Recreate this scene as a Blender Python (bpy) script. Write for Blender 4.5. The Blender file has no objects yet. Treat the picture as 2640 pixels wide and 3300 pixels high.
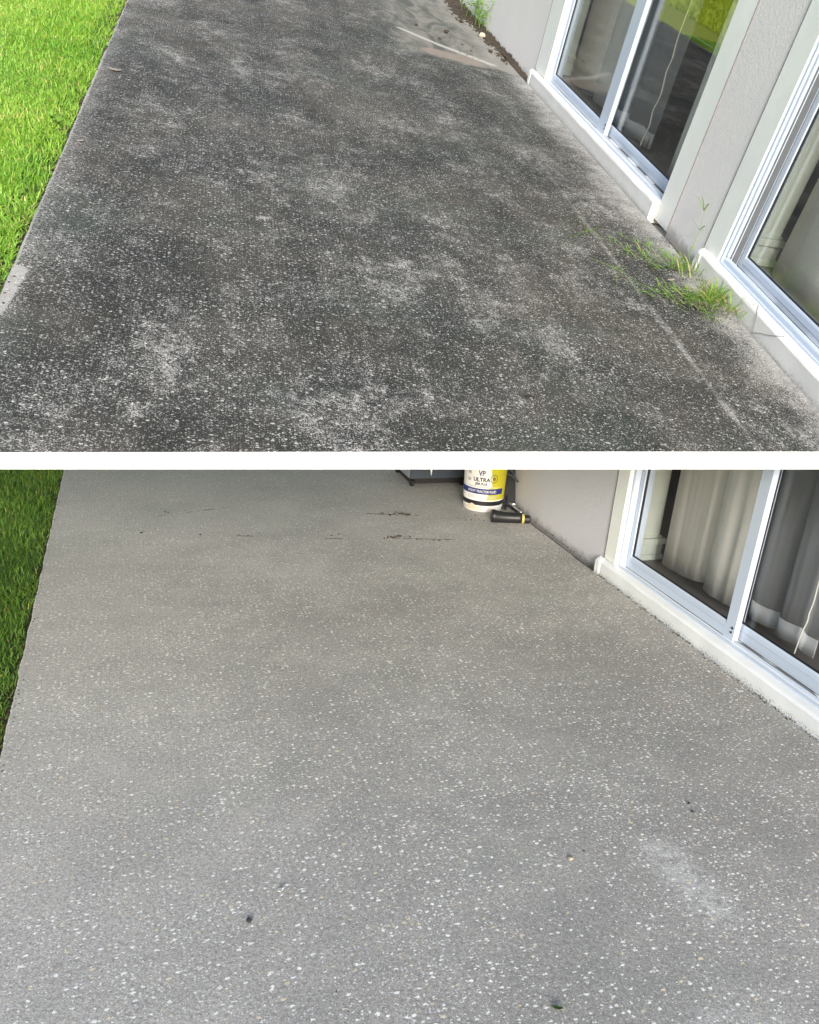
import bpy, bmesh, math, random
import numpy as np
from mathutils import Vector, Matrix, noise

random.seed(7)
rng = np.random.default_rng(11)
scene = bpy.context.scene
C = scene.collection

# ------------------------------------------------------------------ camera
# two patios stand round one camera: a level one, and above it one on a raised slab that slopes up
F = 2700.0
PX, PY = 1320.0, 2000.0
HL, HU = 1.75, 1.40

def frame(v1, pt, slope):
    a = np.array(v1) - (PX, PY); b = np.array(pt) - (PX, PY)
    t = (-F * F - a @ b) / (a @ np.array([slope, 1.0]))
    c = b + t * np.array([slope, 1.0])
    Y = np.array([a[0], a[1], F]); Y /= np.linalg.norm(Y)
    D = np.array([c[0], c[1], F]); D /= np.linalg.norm(D)
    return np.stack([np.cross(Y, -D), Y, -D], 1)

RL = frame((390, 685), (2250, 1750), -.218)
RU = frame((752, -795), (2046 - 90.9, 300), -.318)

def upper_ground(px, py, z=0.0):
    d = RU.T @ np.array([px - PX, py - PY, F]); t = (z - HU) / d[2]
    return d * t + np.array([0, 0, HU])

cam_d = bpy.data.cameras.new('camera')
cam = bpy.data.objects.new('camera', cam_d); C.objects.link(cam)
m = Matrix.Identity(4)
for i in range(3):
    m[i][0] = RL[0, i]; m[i][1] = -RL[1, i]; m[i][2] = -RL[2, i]
m[2][3] = HL
cam.matrix_world = m
cam_d.sensor_fit = 'HORIZONTAL'; cam_d.sensor_width = 36
cam_d.lens = F / 2640 * 36
cam_d.shift_y = (PY - 1650) / 2640
cam_d.clip_start = .05; cam_d.clip_end = 600
scene.camera = cam

Q = RL.T @ RU
MU = Matrix.Identity(4)
tr = Q @ np.array([0, 0, -HU]) + np.array([0, 0, HL])
for i in range(3):
    for j in range(3): MU[i][j] = Q[i, j]
    MU[i][3] = tr[i]
ML = Matrix.Identity(4)

# ------------------------------------------------------------------ light
SUN_E, SUN_A = math.radians(17), math.radians(14)
sv = Vector((-math.cos(SUN_E) * math.sin(SUN_A), -math.cos(SUN_E) * math.cos(SUN_A), math.sin(SUN_E)))
w = bpy.data.worlds.new('World'); scene.world = w; w.use_nodes = True
nt = w.node_tree
sky = nt.nodes.new('ShaderNodeTexSky'); sky.sky_type = 'NISHITA'; sky.sun_disc = False
sky.sun_elevation = SUN_E
sky.sun_rotation = math.atan2(sv.x, sv.y)
sky.dust_density = 1.6; sky.air_density = 1.0; sky.ozone_density = 1.0
bg = nt.nodes['Background']; bg.inputs[1].default_value = 0.115
nt.links.new(sky.outputs[0], bg.inputs[0])
sl = bpy.data.lights.new('sun', 'SUN'); sl.energy = 2.1; sl.angle = math.radians(15); sl.color = (1, .985, .965)
so = bpy.data.objects.new('sun', sl); C.objects.link(so)
so.rotation_euler = sv.to_track_quat('Z', 'Y').to_euler()
scene.view_settings.view_transform = 'Standard'; scene.view_settings.look = 'None'
scene.view_settings.gamma = 1; scene.view_settings.exposure = 1.29
scene.cycles.max_bounces = 10; scene.cycles.transparent_max_bounces = 12

# ------------------------------------------------------------------ material helpers
class N:
    def __init__(s, name):
        s.m = bpy.data.materials.new(name); s.m.use_nodes = True
        s.t = s.m.node_tree; s.b = s.t.nodes['Principled BSDF']
        s.tc = s.t.nodes.new('ShaderNodeTexCoord')
        s.P = s.tc.outputs['Object']
    def put(s, sock, v):
        if isinstance(v, bpy.types.NodeSocket): s.t.links.new(v, sock)
        elif v is not None: sock.default_value = v
    def math(s, op, a, b=None, c=None, clamp=False):
        n = s.t.nodes.new('ShaderNodeMath'); n.operation = op; n.use_clamp = clamp
        for i, v in enumerate((a, b, c)): 
            if v is not None: s.put(n.inputs[i], v)
        return n.outputs[0]
    def add(s, a, b): return s.math('ADD', a, b)
    def sub(s, a, b): return s.math('SUBTRACT', a, b)
    def mul(s, a, b): return s.math('MULTIPLY', a, b)
    def mx(s, a, b): return s.math('MAXIMUM', a, b)
    def vec(s, x, y, z):
        n = s.t.nodes.new('ShaderNodeCombineXYZ')
        for i, v in enumerate((x, y, z)): s.put(n.inputs[i], v)
        return n.outputs[0]
    def xyz(s, v=None):
        n = s.t.nodes.new('ShaderNodeSeparateXYZ'); s.put(n.inputs[0], v or s.P); return n.outputs
    def vmath(s, op, a, b):
        n = s.t.nodes.new('ShaderNodeVectorMath'); n.operation = op
        s.put(n.inputs[0], a)
        if op == 'SCALE': s.put(n.inputs[3], b)
        else: s.put(n.inputs[1], b)
        return n.outputs[0]
    def noise(s, scale, detail=3, rough=.5, vec=None, dist=0, color=False):
        n = s.t.nodes.new('ShaderNodeTexNoise'); n.inputs['Scale'].default_value = scale
        n.inputs['Detail'].default_value = detail; n.inputs['Roughness'].default_value = rough
        n.inputs['Distortion'].default_value = dist
        s.put(n.inputs['Vector'], vec or s.P)
        return n.outputs[1] if color else n.outputs[0]
    def vor(s, scale, vec=None, dim='2D'):
        n = s.t.nodes.new('ShaderNodeTexVoronoi'); n.voronoi_dimensions = dim
        n.inputs['Scale'].default_value = scale; s.put(n.inputs['Vector'], vec or s.P)
        return n.outputs['Distance'], n.outputs['Color']
    def ss(s, v, a, b, lo=0., hi=1.):
        n = s.t.nodes.new('ShaderNodeMapRange'); n.interpolation_type = 'SMOOTHSTEP'
        s.put(n.inputs['Value'], v)
        s.put(n.inputs['From Min'], a); s.put(n.inputs['From Max'], b)
        n.inputs['To Min'].default_value = lo; n.inputs['To Max'].default_value = hi
        return n.outputs[0]
    def mix(s, f, a, b, mode='MIX'):
        n = s.t.nodes.new('ShaderNodeMix'); n.data_type = 'RGBA'; n.blend_type = mode
        s.put(n.inputs[0], f)
        for i, v in ((6, a), (7, b)):
            if isinstance(v, tuple) and len(v) == 3: v = v + (1,)
            s.put(n.inputs[i], v)
        return n.outputs[2]
    def bump(s, h, strength, dist):
        n = s.t.nodes.new('ShaderNodeBump'); n.inputs['Strength'].default_value = strength
        n.inputs['Distance'].default_value = dist; s.put(n.inputs['Height'], h)
        s.t.links.new(n.outputs[0], s.b.inputs['Normal'])
    def base(s, c):
        if isinstance(c, tuple): s.b.inputs['Base Color'].default_value = c + (1,)
        else: s.t.links.new(c, s.b.inputs['Base Color'])
    def rough(s, r): s.put(s.b.inputs['Roughness'], r)
    def turned(s, k=1.0, off=(0, 0)):
        x, y, z = s.xyz()
        return s.vec(s.add(s.sub(s.mul(x, .788 * k), s.mul(y, .616 * k)), off[0]), s.add(s.add(s.mul(x, .616 * k), s.mul(y, .788 * k)), off[1]), s.mul(z, k))
    def seg(s, x, y, a, b):
        """distance to the line a-b on the ground"""
        dx, dy = b[0] - a[0], b[1] - a[1]; L2 = dx * dx + dy * dy
        ux = s.sub(x, a[0]); uy = s.sub(y, a[1])
        t = s.math('DIVIDE', s.add(s.mul(ux, dx), s.mul(uy, dy)), L2, clamp=True)
        ex = s.sub(ux, s.mul(t, dx)); ey = s.sub(uy, s.mul(t, dy))
        return s.math('SQRT', s.add(s.mul(ex, ex), s.mul(ey, ey)))

def plain(name, col, rough=.6, metal=0, var=.08, scale=30, bump=0, bdist=.001, spec=.5):
    n = N(name)
    v = n.noise(scale, 4)
    n.base(n.mix(v, tuple(c * (1 - var) for c in col), tuple(min(1, c * (1 + var)) for c in col)))
    n.rough(rough); n.b.inputs['Metallic'].default_value = metal
    n.b.inputs['Specular IOR Level'].default_value = spec
    if bump: n.bump(n.noise(scale * 4, 4), bump, bdist)
    return n.m

def stones(n, scale, keep, size, vec, dens=None):
    """flat shell chips: some cells of a voronoi, each with its own size"""
    d, c = n.vor(scale, vec)
    r, g, b = n.xyz(c)
    k = n.ss(r, 1 - keep, 1 - keep + .02) if dens is None else n.ss(n.add(r, dens), 1 - keep, 1 - keep + .02)
    rad = n.add(size * .35, n.mul(n.mul(g, g), size))
    return n.mul(k, n.ss(n.sub(rad, d), 0, .07)), b

def concrete_clean():
    n = N('washed_concrete')
    x, y, z = n.xyz()
    TP0 = n.turned(); wob = n.vmath('SCALE', n.vmath('SUBTRACT', n.noise(150, 3, .7, TP0, color=True), (.5, .5, .5)), .016)
    P = n.vmath('ADD', n.P, wob)
    Ps = n.vmath('MULTIPLY', P, (.74, 1.22, 1))
    big = n.noise(1.3, 5, .6); mid = n.noise(6, 5, .62); TP = n.turned(); fine = n.noise(210, 3, .75, TP); vf = n.noise(420, 2, .8, TP); gr = n.noise(85, 4, .75, TP)
    clus = n.mul(n.sub(n.noise(2.2, 3, .6), .5), 1.1)
    a, ca = stones(n, 66, .40, .27, Ps, clus)
    b, cb = stones(n, 130, .38, .28, n.vmath('ADD', Ps, (3.1, 1.7, 0)), clus)
    c, cc = stones(n, 38, .085, .20, n.vmath('ADD', Ps, (7.7, 5.2, 0)), n.mul(clus, .4))
    base = n.mix(n.ss(big, .35, .65), (.300, .289, .268), (.378, .364, .340))
    base = n.mix(n.ss(mid, .35, .7, 0, .55), base, (.262, .259, .250))
    # paler and pinker near the lawn and far end, brighter light painted in
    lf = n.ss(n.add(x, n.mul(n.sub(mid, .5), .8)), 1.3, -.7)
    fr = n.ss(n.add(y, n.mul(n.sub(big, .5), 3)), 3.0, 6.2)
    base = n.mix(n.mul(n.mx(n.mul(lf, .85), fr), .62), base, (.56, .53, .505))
    # greenish damp patches
    gp = n.mul(n.ss(n.noise(1.9, 3, .5, n.vmath('ADD', n.P, (4, 9, 0))), .54, .7), .22)
    base = n.mix(gp, base, (.235, .262, .235))
    # whitish scuffs
    w1 = n.mul(n.ss(n.seg(x, y, (1.50, 1.75), (1.52, 1.50)), .13, .0), n.ss(n.noise(26, 5, .7), .34, .56))
    w2 = n.mul(n.ss(n.seg(x, y, (1.27, 1.12), (1.40, 1.07)), .12, .0), n.ss(n.noise(30, 5, .7), .34, .56))
    w3 = n.mul(n.ss(n.seg(x, y, (.9, 4.25), (.2, 4.3)), .3, .0), n.ss(n.noise(9, 5, .7), .5, .75))
    w4 = n.mul(n.ss(n.seg(x, y, (2.40, 3.0), (2.28, 3.9)), .16, .0), n.ss(n.noise(14, 5, .7), .5, .7))
    base = n.mix(n.mul(n.mx(n.mx(w1, w2), n.mul(n.mx(w3, w4), .9)), .58), base, (.62, .62, .61))
    dm = n.mul(n.ss(n.noise(1, 5, .7, n.vmath('MULTIPLY', n.turned(1, (5, 3)), (9, 9, 1))), .57, .70), n.ss(n.noise(2.2, 3), .42, .6))
    base = n.mix(n.mul(dm, .22), base, (.13, .125, .115))
    # dark smear lines left by water
    dl = n.mul(n.ss(n.add(n.seg(x, y, (-.12, 5.32), (.55, 5.52)), n.mul(n.sub(mid, .5), .05)), .012, .0), n.ss(n.noise(12, 3), .45, .6))
    d2 = n.mul(n.ss(n.seg(x, y, (1.45, 4.78), (1.86, 4.70)), .012, .0), n.ss(n.noise(22, 3), .42, .52))
    d3 = n.mul(n.ss(n.seg(x, y, (1.45, 5.28), (1.78, 5.2)), .014, .0), n.ss(n.noise(18, 3), .42, .52))
    d4 = n.mul(n.ss(n.seg(x, y, (.5, 4.95), (1.4, 4.75)), .012, .0), n.ss(n.noise(9, 3), .55, .62))
    dk = n.mx(n.mx(dl, d2), n.mx(d3, d4))
    pits = n.ss(n.noise(95, 2, .6), .67, .74)
    sw = n.noise(1, 4, .6, n.vmath('MULTIPLY', n.P, (.9, 5.5, 1)))
    base = n.mix(n.ss(sw, .54, .68, 0, .12), base, (.215, .208, .195))
    base = n.mix(n.ss(sw, .44, .32, 0, .4), base, (.40, .385, .36))
    # fine grain, then chips on top
    base = n.mix(n.ss(fine, .38, .62), n.mix(1., base, (.74, .74, .73), 'MULTIPLY'), n.mix(1., base, (1.2, 1.2, 1.2), 'MULTIPLY'))
    base = n.mix(n.ss(gr, .36, .60), n.mix(1., base, (.72, .71, .69), 'MULTIPLY'), n.mix(1., base, (1.07, 1.07, 1.07), 'MULTIPLY'))
    base = n.mix(n.mul(n.ss(fine, .60, .68), .45), base, (.58, .57, .54))
    base = n.mix(n.ss(vf, .62, .72, 0, .35), base, (.12, .12, .11))
    base = n.mix(n.mul(pits, .5), base, (.10, .10, .09))
    base = n.mix(n.mul(dk, .85), base, (.035, .033, .03))
    far = n.ss(y, 5.2, 3.0, .75, 1.)
    ch = n.mul(n.mx(n.mx(a, n.mul(b, .85)), c), far)
    ccol = n.mix(n.ss(ca, .82, .87), n.mix(cb, (.70, .69, .66), (.90, .89, .85)), (.66, .56, .40))
    base = n.mix(n.mul(ch, .95), base, ccol)
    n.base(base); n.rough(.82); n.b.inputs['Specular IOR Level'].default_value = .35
    h = n.add(n.add(n.mul(fine, .5), n.mul(n.noise(60, 4, .6), .7)), n.mul(ch, .35))
    n.bump(h, .55, .0035)
    return n.m

def concrete_stained():
    n = N('stained_concrete')
    x, y, z = n.xyz()
    wob = n.vmath('SCALE', n.vmath('SUBTRACT', n.noise(150, 3, .7, n.turned(), color=True), (.5, .5, .5)), .016)
    Ps = n.vmath('MULTIPLY', n.vmath('ADD', n.P, wob), (.82, 1.2, 1))
    big = n.noise(.95, 4, .55); mid = n.noise(3.3, 6, .68); m2 = n.noise(11, 5, .7)
    TP = n.turned(); fine = n.noise(190, 3, .75, TP); vf = n.noise(420, 2, .8, TP)
    clus = n.mul(n.sub(n.noise(2.6, 4, .65), .5), 1.2)
    a, ca = stones(n, 74, .42, .28, Ps, clus)
    b, cb = stones(n, 150, .50, .32, n.vmath('ADD', Ps, (3.1, 1.7, 0)), clus)
    c, cc = stones(n, 34, .06, .20, n.vmath('ADD', Ps, (7.7, 5.2, 0)), n.mul(clus, .4))
    long = n.noise(1, 4, .6, n.vmath('MULTIPLY', n.P, (3.2, .45, 1)))
    lg2 = n.noise(1, 5, .65, n.vmath('ADD', n.vmath('MULTIPLY', n.P, (7.5, 1.6, 1)), (3, 8, 0)))
    base = n.mix(n.ss(big, .38, .62), (.022, .023, .021), (.046, .042, .035))
    base = n.mix(n.mul(n.ss(n.add(n.mul(long, .35), n.mul(n.noise(1, 5, .7, n.vmath('ADD', n.vmath('MULTIPLY', n.P, (1.6, 1.2, 1)), (1, 7, 0))), .65)), .52, .42), .85), base, (.013, .014, .013))
    strk = n.noise(1, 5, .65, n.vmath('MULTIPLY', n.P, (1.1, 3.4, 1)))
    base = n.mix(n.ss(strk, .54, .68, 0, .35), base, (.085, .082, .076))
    base = n.mix(n.ss(strk, .47, .36, 0, .6), base, (.022, .024, .021))
    # worn lighter blotches
    wide = n.noise(1, 7, .78, n.vmath('ADD', n.vmath('MULTIPLY', n.P, (2.6, 1.5, 1)), (6, 3, 0)), dist=.4)
    bl = n.mul(n.ss(n.add(n.add(n.mul(wide, .55), n.mul(long, .15)), n.mul(m2, .30)), .455, .63), .74)
    bl = n.mul(bl, n.ss(n.noise(30, 5, .8, n.turned()), .38, .58, .15, 1.))
    # patches of rubbed concrete the stain left
    def spot(px, py, r, k=1.):
        d = n.seg(x, y, (px - r * .4, py), (px + r * .4, py))
        return n.mul(n.ss(n.add(n.add(n.mul(m2, .75), n.mul(mid, .25)), n.mul(d, -.18 / r)), .42, .64), k)
    sp = None
    for q in ((.18, 3.85, .16, .9), (.72, 3.55, .20, .75), (.42, 4.35, .14, .7), (.33, 5.2, .12, .6), (-.28, 4.9, .25, .6),
              (1.32, 2.75, .30, .6), (.85, 2.95, .2, .55), (-.1, 2.5, .28, .5), (.75, 5.1, .22, .45), (1.1, 6.4, .3, .35), (.1, 7.2, .5, .35), (-.35, 2.3, .3, .6), (1.2, 3.3, .2, .5)):
        s_ = spot(*q); sp = s_ if sp is None else n.mx(sp, s_)
    # cleaner strips: beside the house and beside the lawn
    hw = n.mul(n.ss(n.add(x, n.mul(n.sub(mid, .5), .5)), 2.08, 2.46), n.ss(m2, .2, .6, .55, 1.))
    lw = n.mx(n.mul(n.ss(n.add(x, n.mul(n.sub(mid, .5), .3)), -.50, -.74), .5), n.ss(n.add(x, n.mul(n.sub(m2, .5), .012)), -.658, -.672))
    lw = n.mx(lw, n.ss(n.add(n.seg(x, y, (-.66, 3.05), (-.70, 2.5)), n.mul(n.sub(m2, .5), .05)), .05, .03))
    pale = n.mx(n.mx(bl, n.mul(hw, .95)), n.mx(lw, sp))
    # the drip line that runs along the house
    dr = n.add(n.seg(x, y, (1.955, 2.2), (1.93, 7.2)), n.mul(n.sub(mid, .5), .06))
    drl = n.mul(n.ss(dr, .026, .004), n.mul(n.ss(m2, .34, .58, .30, 1.), n.ss(y, 7.0, 3.6, .35, 1.)))
    sc = n.mul(n.ss(n.add(n.seg(x, y, (.255, 4.3), (.235, 3.25)), n.mul(n.sub(m2, .5), .012)), .006, .001), .3)
    pale = n.mx(pale, n.mx(n.mul(drl, .52), sc))
    # grain shows through the pale areas
    gsum = n.add(n.add(n.mul(fine, .62), n.mul(n.noise(75, 5, .8, TP), .38)), n.mul(pale, .155))
    base = n.mix(n.mul(pale, .05), base, (.20, .197, .185))
    base = n.mix(n.ss(vf, .42, .58), n.mix(1., base, (.45, .45, .45), 'MULTIPLY'), n.mix(1., base, (1.65, 1.65, 1.6), 'MULTIPLY'))
    wear = n.ss(n.noise(1.7, 5, .7, n.vmath('ADD', n.P, (2, 5, 0))), .25, .75)
    salt = n.ss(n.add(gsum, n.mul(wear, .05)), .575, .645)
    base = n.mix(n.mul(salt, .80), base, n.mix(m2, (.27, .265, .25), (.56, .55, .53)))
    base = n.mix(n.mul(n.ss(n.noise(1.4, 4, .6, n.vmath('ADD', n.P, (9, 1, 0))), .5, .68), .28), base, (.036, .058, .046))
    # old trowelled repair in the far corner by the wall
    wv = n.mul(n.sub(mid, .5), .5)
    rep = n.mul(n.ss(n.add(y, wv), 7.80, 7.92), n.ss(n.add(x, n.mul(wv, .6)), 1.38, 1.52))
    flow = n.noise(2.2, 5, .6, n.vmath('MULTIPLY', n.P, (2.2, .9, 1)), dist=1.2)
    rcol = n.mix(n.ss(flow, .35, .65), (.075, .08, .070), (.19, .185, .165))
    rcol = n.mix(n.ss(n.add(x, wv), 2.0, 2.4, 0, .7), rcol, (.28, .27, .245))
    st = n.ss(n.add(n.add(n.seg(x, y, (1.50, 8.78), (1.80, 8.42)), 0), n.mul(n.sub(m2, .5), .03)), .05, .0)
    st2 = n.ss(n.add(n.seg(x, y, (1.80, 8.42), (2.2, 8.05)), n.mul(n.sub(m2, .5), .05)), .07, .0)
    rcol = n.mix(n.mul(n.mx(st, st2), .9), rcol, (.42, .41, .38))
    pk = n.ss(n.add(n.seg(x, y, (1.72, 8.08), (2.0, 8.0)), n.mul(n.sub(m2, .5), .12)), .15, .10)
    rcol = n.mix(n.mul(pk, .9), rcol, n.mix(m2, (.17, .14, .12), (.28, .235, .20)))
    base = n.mix(n.mul(n.mul(drl, n.ss(m2, .30, .60, .3, 1.)), .12), base, (.34, .335, .32))
    base = n.mix(rep, base, rcol)
    keep = n.sub(1., n.mul(rep, .93))
    ch = n.mul(n.mx(n.mx(a, n.mul(b, .8)), c), keep)
    ccol = n.mix(n.ss(ca, .5, .9), (.60, .60, .56), (.24, .235, .22))
    base = n.mix(n.mul(ch, .74), base, ccol)
    edge = n.ss(n.math('ABSOLUTE', n.sub(n.add(y, wv), 7.83)), .025, .0)
    base = n.mix(n.mul(n.mul(edge, n.ss(x, 1.35, 1.5)), .6), base, (.03, .03, .028))
    n.base(base); n.rough(.85); n.b.inputs['Specular IOR Level'].default_value = .3
    h = n.add(n.add(n.mul(fine, .6), n.mul(n.noise(55, 4, .6), .8)), n.mul(ch, .3))
    n.bump(h, .6, .004)
    return n.m

def stucco(name, col):
    n = N(name)
    wv = n.vmath('ADD', n.P, n.vmath('SCALE', n.noise(14, 3, color=True), .06))
    a = n.noise(55, 4, .6, wv, 1.2); b = n.noise(180, 3, .6)
    tone = n.noise(2.5, 4, .6)
    c = n.mix(tone, tuple(v * .94 for v in col), tuple(v * 1.06 for v in col))
    x, y, z = n.xyz()
    dirt = n.mul(n.ss(n.add(z, n.mul(n.sub(n.noise(18, 5, .7), .5), .12)), .05, -.01), .6)
    c = n.mix(dirt, c, (.16, .15, .13))
    n.base(c); n.rough(.9)
    n.bump(n.add(n.ss(a, .35, .62), n.mul(b, .4)), .30, .003)
    return n.m

def painted(name, col, dirt=.6, rough=.55):
    n = N(name)
    x, y, z = n.xyz()
    t = n.noise(4, 5, .65); f = n.noise(60, 4, .65)
    c = n.mix(n.ss(t, .3, .7), tuple(v * .93 for v in col), col)
    low = n.ss(n.add(z, n.mul(n.sub(n.noise(14, 7, .8), .5), .09)), .034, -.004)
    spk = n.ss(n.noise(120, 4, .75), .46, .64)
    c = n.mix(n.mul(n.mul(low, spk), dirt), c, (.06, .06, .045))
    c = n.mix(n.mul(n.ss(n.noise(9, 6, .75), .60, .78), .25 * dirt), c, (.42, .41, .37))
    n.base(c); n.rough(rough)
    n.bump(n.add(n.mul(f, .6), t), .35, .003)
    return n.m

def grass_mat(name, a, b, dry):
    n = N(name)
    at = n.t.nodes.new('ShaderNodeAttribute'); at.attribute_name = 'tone'
    r, g, bb = n.xyz(at.outputs['Vector'])
    c = n.mix(r, a, b)
    c = n.mix(n.mul(bb, .55), c, tuple(min(1, 1.05 * v + .12) for v in b))
    c = n.mix(n.ss(g, .93, .97), c, dry)
    n.base(c); n.rough(.5); n.b.inputs['Specular IOR Level'].default_value = .4
    tr = n.t.nodes.new('ShaderNodeBsdfTranslucent'); n.t.links.new(n.mix(1., c, (1.2, 1.2, .7), 'MULTIPLY'), tr.inputs[0])
    ms = n.t.nodes.new('ShaderNodeMixShader'); ms.inputs[0].default_value = .4
    n.t.links.new(n.b.outputs[0], ms.inputs[1]); n.t.links.new(tr.outputs[0], ms.inputs[2])
    n.t.links.new(ms.outputs[0], n.t.nodes['Material Output'].inputs[0])
    return n.m

def soil_mat(name, a, b):
    n = N(name)
    n.base(n.mix(n.ss(n.noise(45, 5, .7), .35, .65), a, b)); n.rough(.95)
    n.bump(n.noise(70, 4, .7), .8, .01)
    return n.m

def glass_mat(name, refl, tint):
    n = N(name); t = n.t
    tr = t.nodes.new('ShaderNodeBsdfTransparent'); tr.inputs[0].default_value = tint + (1,)
    gl = t.nodes.new('ShaderNodeBsdfGlossy'); gl.inputs['Roughness'].default_value = 0.0
    fr = t.nodes.new('ShaderNodeLayerWeight'); fr.inputs[0].default_value = .5
    f = n.math('ADD', n.mul(n.math('POWER', fr.outputs['Facing'], 3.5), refl[1]), refl[0], clamp=True)
    ms = t.nodes.new('ShaderNodeMixShader'); t.links.new(f, ms.inputs[0])
    t.links.new(tr.outputs[0], ms.inputs[1]); t.links.new(gl.outputs[0], ms.inputs[2])
    t.links.new(ms.outputs[0], t.nodes['Material Output'].inputs[0])
    return n.m

def fabric(name, col, trans=.35):
    n = N(name)
    x, y, z = n.xyz()
    wv = n.noise(1, 2, .5, n.vmath('MULTIPLY', n.P, (400, 400, 60)))
    w2 = n.noise(1, 2, .5, n.vmath('MULTIPLY', n.P, (60, 60, 500)))
    k = n.add(n.mul(wv, .5), n.mul(w2, .5))
    c = n.mix(k, tuple(v * .86 for v in col), tuple(min(1, v * 1.12) for v in col))
    n.base(c); n.rough(.95); n.bump(n.add(k, n.mul(n.noise(12, 4), 2)), .3, .002)
    tr = n.t.nodes.new('ShaderNodeBsdfTranslucent'); n.t.links.new(c, tr.inputs[0])
    ms = n.t.nodes.new('ShaderNodeMixShader'); ms.inputs[0].default_value = trans
    n.t.links.new(n.b.outputs[0], ms.inputs[1]); n.t.links.new(tr.outputs[0], ms.inputs[2])
    n.t.links.new(ms.outputs[0], n.t.nodes['Material Output'].inputs[0])
    return n.m

M = dict(
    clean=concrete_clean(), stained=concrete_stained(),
    stucco_a=stucco('grey_stucco', (.56, .55, .575)), stucco_b=stucco('beige_stucco', (.68, .665, .655)),
    curb=painted('painted_curb', (.76, .78, .79), 1.0), curb_b=painted('painted_curb_clean', (.66, .66, .64), .45),
    trim=painted('painted_trim', (.80, .82, .79), .5, .4),
    alu=plain('white_aluminium', (.50, .57, .68), .28, 0, .03, 5, spec=.6),
    alu2=plain('mill_aluminium', (.48, .52, .58), .38, .5, .12, 18, .2, .0005),
    gasket=plain('black_gasket', (.012, .012, .016), .6),
    glass=glass_mat('door_glass', (.025, .35), (.95, .96, .96)),
    glass_up=glass_mat('door_glass_boosted', (.12, .38), (.94, .96, .95)),  # reflection raised so the lawn shows brighter in these panes
    cur_tan=fabric('tan_curtain', (.86, .825, .78)), cur_sheer=fabric('grey_curtain', (.22, .225, .24), .2),
    hem=fabric('pale_hem', (.50, .51, .53), .2), cord=plain('cord_white', (.75, .74, .68), .8),
    inwall=plain('interior_paint', (.34, .28, .23), .8, 0, .1, 6), pil=plain('pilaster_paint', (.58, .62, .56), .5, 0, .05, 5),
    infloor=plain('interior_floor', (.17, .155, .15), .45, 0, .22, 7, .1),
    ceil=plain('ceiling_bounce_white', (.8, .8, .78), .8),
    band=plain('white_divider_paint', (.95, .95, .95), .7, 0, .006, 3, spec=.2),
    soil=soil_mat('dark_soil', (.022, .016, .010), (.075, .055, .035)),
    turf=soil_mat('turf_ground', (.055, .085, .014), (.12, .17, .03)), turf_up=soil_mat('turf_ground_bright', (.28, .38, .03), (.48, .54, .08)),
    g_up=grass_mat('lawn_bright', (.13, .34, .030), (.36, .56, .08), (.60, .54, .22)),
    g_out=grass_mat('lawn_outer_sunlit', (.38, .54, .03), (.66, .76, .08), (.66, .58, .14)),  # yellower than the near lawn, sunlight painted into its colour
    g_lo=grass_mat('lawn_deep', (.065, .155, .022), (.20, .35, .05), (.35, .33, .08)),
    g_weed=grass_mat('weed_green', (.10, .25, .03), (.30, .48, .08), (.50, .42, .22)),
    straw=plain('dry_straw', (.42, .33, .20), .9, 0, .3, 60),
    black=plain('black_plastic', (.012, .013, .015), .42, 0, .2, 40, .15), black2=plain('black_rubber', (.008, .008, .009), .7),
    cartm=plain('cart_steel', (.055, .070, .095), .42, .3, .12, 12, .1), cartl=plain('cart_lit_side', (.28, .30, .33), .5, .1, .1, 12),
    cartd=plain('cart_dark', (.02, .024, .03), .6), chrome=plain('chrome', (.6, .62, .65), .2, .9),
    white=plain('white_plastic', (.74, .73, .70), .45), cloth=plain('white_cloth', (.78, .77, .74), .9),
    yellow=plain('yellow_print', (.50, .46, .02), .45, 0, .06, 20), blue=plain('blue_print', (.02, .03, .16), .5), ink=plain('dark_ink', (.03, .035, .08), .5),
    olive=plain('olive_print', (.17, .16, .03), .5), tan=plain('tan_smear', (.58, .50, .38), .8, 0, .2, 30), grey=plain('grey_print', (.42, .42, .42), .5),
    stone=plain('dark_stone', (.03, .03, .03), .7, 0, .3, 60), leafg=plain('leaf_green', (.05, .10, .02), .6), leafb=plain('leaf_brown', (.36, .30, .24), .8, 0, .3, 50),
    twig=plain('black_twig', (.012, .01, .01), .8), ringy=plain('ring_yellow', (.45, .40, .10), .5),
    shadow_and_crack=plain('shadow_and_crack', (.20, .17, .18), .8), chan=plain('channel_grey', (.10, .11, .12), .5, 0, .2, 30),
    track=plain('dirty_track', (.22, .215, .20), .5, .3, .3, 40, .2),
    post=plain('post_paint', (.75, .75, .73), .6),
    lawnfar=soil_mat('far_lawn', (.04, .08, .012), (.09, .14, .02)),
)

# ------------------------------------------------------------------ mesh helpers
def box(bm, x0, x1, y0, y1, z0, z1):
    v = [bm.verts.new((x, y, z)) for z in (z0, z1) for y in (y0, y1) for x in (x0, x1)]
    for f in ((0, 2, 3, 1), (4, 5, 7, 6), (0, 1, 5, 4), (2, 6, 7, 3), (0, 4, 6, 2), (1, 3, 7, 5)):
        bm.faces.new([v[i] for i in f])

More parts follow.
